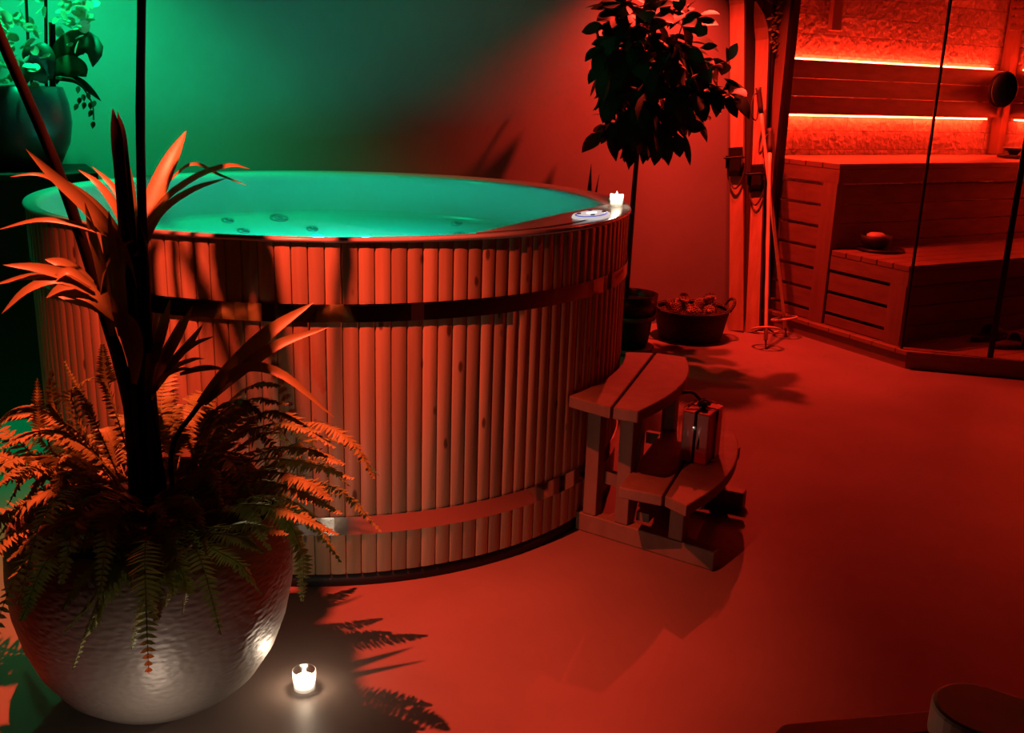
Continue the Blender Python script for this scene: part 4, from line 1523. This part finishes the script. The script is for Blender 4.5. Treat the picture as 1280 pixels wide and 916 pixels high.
# ------------------------------------------------------------------ green-lit plant on a pedestal
GP = Vector((-1.92, 3.93, 0))
ped = MB()
ped.prism([(GP + UU * a * 0.21 + VV * b_ * 0.2)[:2] for a, b_ in ((-1, -1), (1, -1), (1, 1), (-1, 1))], 0.0, 0.93)
ped.prism([(GP + UU * a * 0.235 + VV * b_ * 0.225)[:2] for a, b_ in ((-1, -1), (1, -1), (1, 1), (-1, 1))], 0.9301, 0.955)
tag(ped.obj('pedestal', M_dark, bevel=0.004), 'dark square pedestal behind the left end of the hot tub', 'pedestal')
gp = thing('potted_orchid', 'leafy plant in a slate round pot on the dark pedestal, lit green', 'potted plant', (GP.x, GP.y, 0.956))
mb = MB()
mb.lathe([(0.001, 0.0), (0.10, 0.0), (0.125, 0.015), (0.165, 0.10), (0.178, 0.18), (0.172, 0.25), (0.155, 0.31), (0.146, 0.312), (0.142, 0.29), (0.001, 0.28)], (GP.x, GP.y, 0.9555), 48)
local(gp, mb.obj('pot', M_slate))
mb = MB()
rg2 = random.Random(11)
for k in range(330):
    if k < 240:
        x, y = rg2.uniform(-70, 56), rg2.uniform(-70, 105)
    else:
        x, y = rg2.uniform(72, 112), rg2.uniform(-60, 56)
    Y = rg2.uniform(3.75, 4.0)
    p = at(x, y, Y)
    dv = Vector((rg2.uniform(-1, 1), rg2.uniform(-1, 1), rg2.uniform(-.6, .9))).normalized()
    ln = rg2.uniform(.03, .055)
    mb.blade([p + dv * ln * t for t in (0, .2, .45, .7, .88, 1)], ln * 0.42, 0.2, (rg2.uniform(-.5, .5), rg2.uniform(-1, .2), rg2.uniform(.2, 1)))
M_gleaf = leafmat('pale_leaf', (0.45, 0.5, 0.3), (0.6, 0.62, 0.45), 0.5, 0.3)
local(gp, mb.obj('small_leaves', M_gleaf, normals=False))
for pts, wp in [([(66, 100, 3.96), (78, 72, 3.92), (98, 55, 3.9), (118, 62, 3.88), (116, 84, 3.86)], 32), ([(62, 96, 3.95), (82, 84, 3.9), (100, 88, 3.86), (108, 96, 3.84)], 26), ([(60, 100, 3.95), (75, 66, 3.98), (92, 52, 4.0), (104, 50, 4.0)], 22),
                ([(60, 100, 3.9), (45, 92, 3.85), (32, 96, 3.82), (28, 112, 3.8)], 20), ([(55, 100, 3.9), (46, 76, 3.86), (36, 66, 3.84), (30, 60, 3.84)], 22), ([(70, 98, 3.9), (95, 100, 3.88), (112, 112, 3.86), (127, 127, 3.85)], 9), ([(60, 98, 3.92), (58, 76, 3.9), (52, 62, 3.9), (44, 56, 3.9)], 22)]:
    mb = MB()
    mb.blade(bez([at(*p) for p in pts], 14), wp / 300.0 / 2, 0.2, (0.15, -1, 0.3))
    o = mb.obj('broad_leaf', M_dleaf)
    sm = o.modifiers.new('thick', 'SOLIDIFY')
    sm.thickness = 0.002
    local(gp, o)
for x0, x1, yt in ((58, 57, -60), (64, 63, 28), (68, 67, 30), (40, 30, -60)):
    mb = MB()
    mb.tube([at(x0, 108, 3.93), at((x0 + x1) / 2, 50, 3.93), at(x1, yt, 3.93)], 0.006, 6)
    local(gp, mb.obj('stake', M_cane))
mb = MB()
mb.tube(bez([at(72, 96, 3.85), at(94, 100, 3.82), at(108, 116, 3.8), at(116, 132, 3.8), at(117, 150, 3.8)], 12), 0.003, 5)
for (x, y) in ((98, 108), (104, 118), (110, 116), (106, 128), (113, 128), (119, 126), (115, 138), (117, 152), (100, 122), (97, 130)):
    p = at(x, y, 3.8)
    dv = Vector((rg2.uniform(-.5, .5), -.3, -1)).normalized()
    mb.blade([p + dv * 0.028 * t for t in (0, .3, .6, 1)], 0.009, 0.2, (0.2, -1, .2))
local(gp, mb.obj('trailing_stem', M_dleaf, normals=False))

# ------------------------------------------------------------------ timber seats in the near corner
st = thing('timber_stool', 'pale timber stool with a thick rounded seat at the near corner', 'stool', (0.78, 1.12, 0))
ZS = 0.55
mb = MB()
e1 = Vector((0.80, -0.60, 0))
e2 = Vector((0.60, 0.80, 0))
c0 = atz(1228, 885, ZS)
poly = []
for k in range(17):
    a = pi / 2 + pi * k / 16
    poly.append((c0 + e1 * (0.062 * cos(a)) + e2 * (0.062 * sin(a)))[:2])
far = c0 + e1 * 0.30
poly += [(far - e2 * 0.075)[:2], (far + e2 * 0.075)[:2]]
mb.prism(poly, ZS - 0.05, ZS)
local(st, mb.obj('seat', M_fwood, bevel=0.006))
for s in (0.13, 0.27):
    for q in (-0.045, 0.045):
        p_ = c0 + e1 * s + e2 * q
        mb = MB()
        mb.beam(Vector((p_.x, p_.y, 0.0)), Vector((p_.x, p_.y, ZS - 0.051)), 0.035, 0.035, e1)
        local(st, mb.obj('leg', M_fwood))
bn = thing('low_bench', 'low slatted timber bench with a rounded end at the bottom edge', 'bench', (0.62, 1.33, 0))
ZB = 0.36
pA = atz(948, 906, ZB)
pB = atz(1200, 883, ZB)
ed = (pB - pA).normalized()
en = Vector((ed.y, -ed.x, 0))
for k in range(4):
    mb = MB()
    o0 = pA + en * (0.064 * k) + ed * (0.012 if k == 0 else 0)
    o1 = o0 + ed * 0.33
    w_ = 0.058
    mb.prism([(o0 + en * w_)[:2], (o0 + en * w_ * 0.5 - ed * 0.008)[:2], (o0 + ed * (0.03 if k == 0 else 0.0))[:2], o1[:2], (o1 + en * w_)[:2]], ZB - 0.03, ZB)
    local(bn, mb.obj('slat', M_fwood, bevel=0.006))
for s in (0.07, 0.27):
    for q in (0.05, 0.2):
        p_ = pA + ed * s + en * q
        mb = MB()
        mb.beam(Vector((p_.x, p_.y, 0.0)), Vector((p_.x, p_.y, ZB - 0.031)), 0.04, 0.04, ed)
        local(bn, mb.obj('leg', M_fwood))
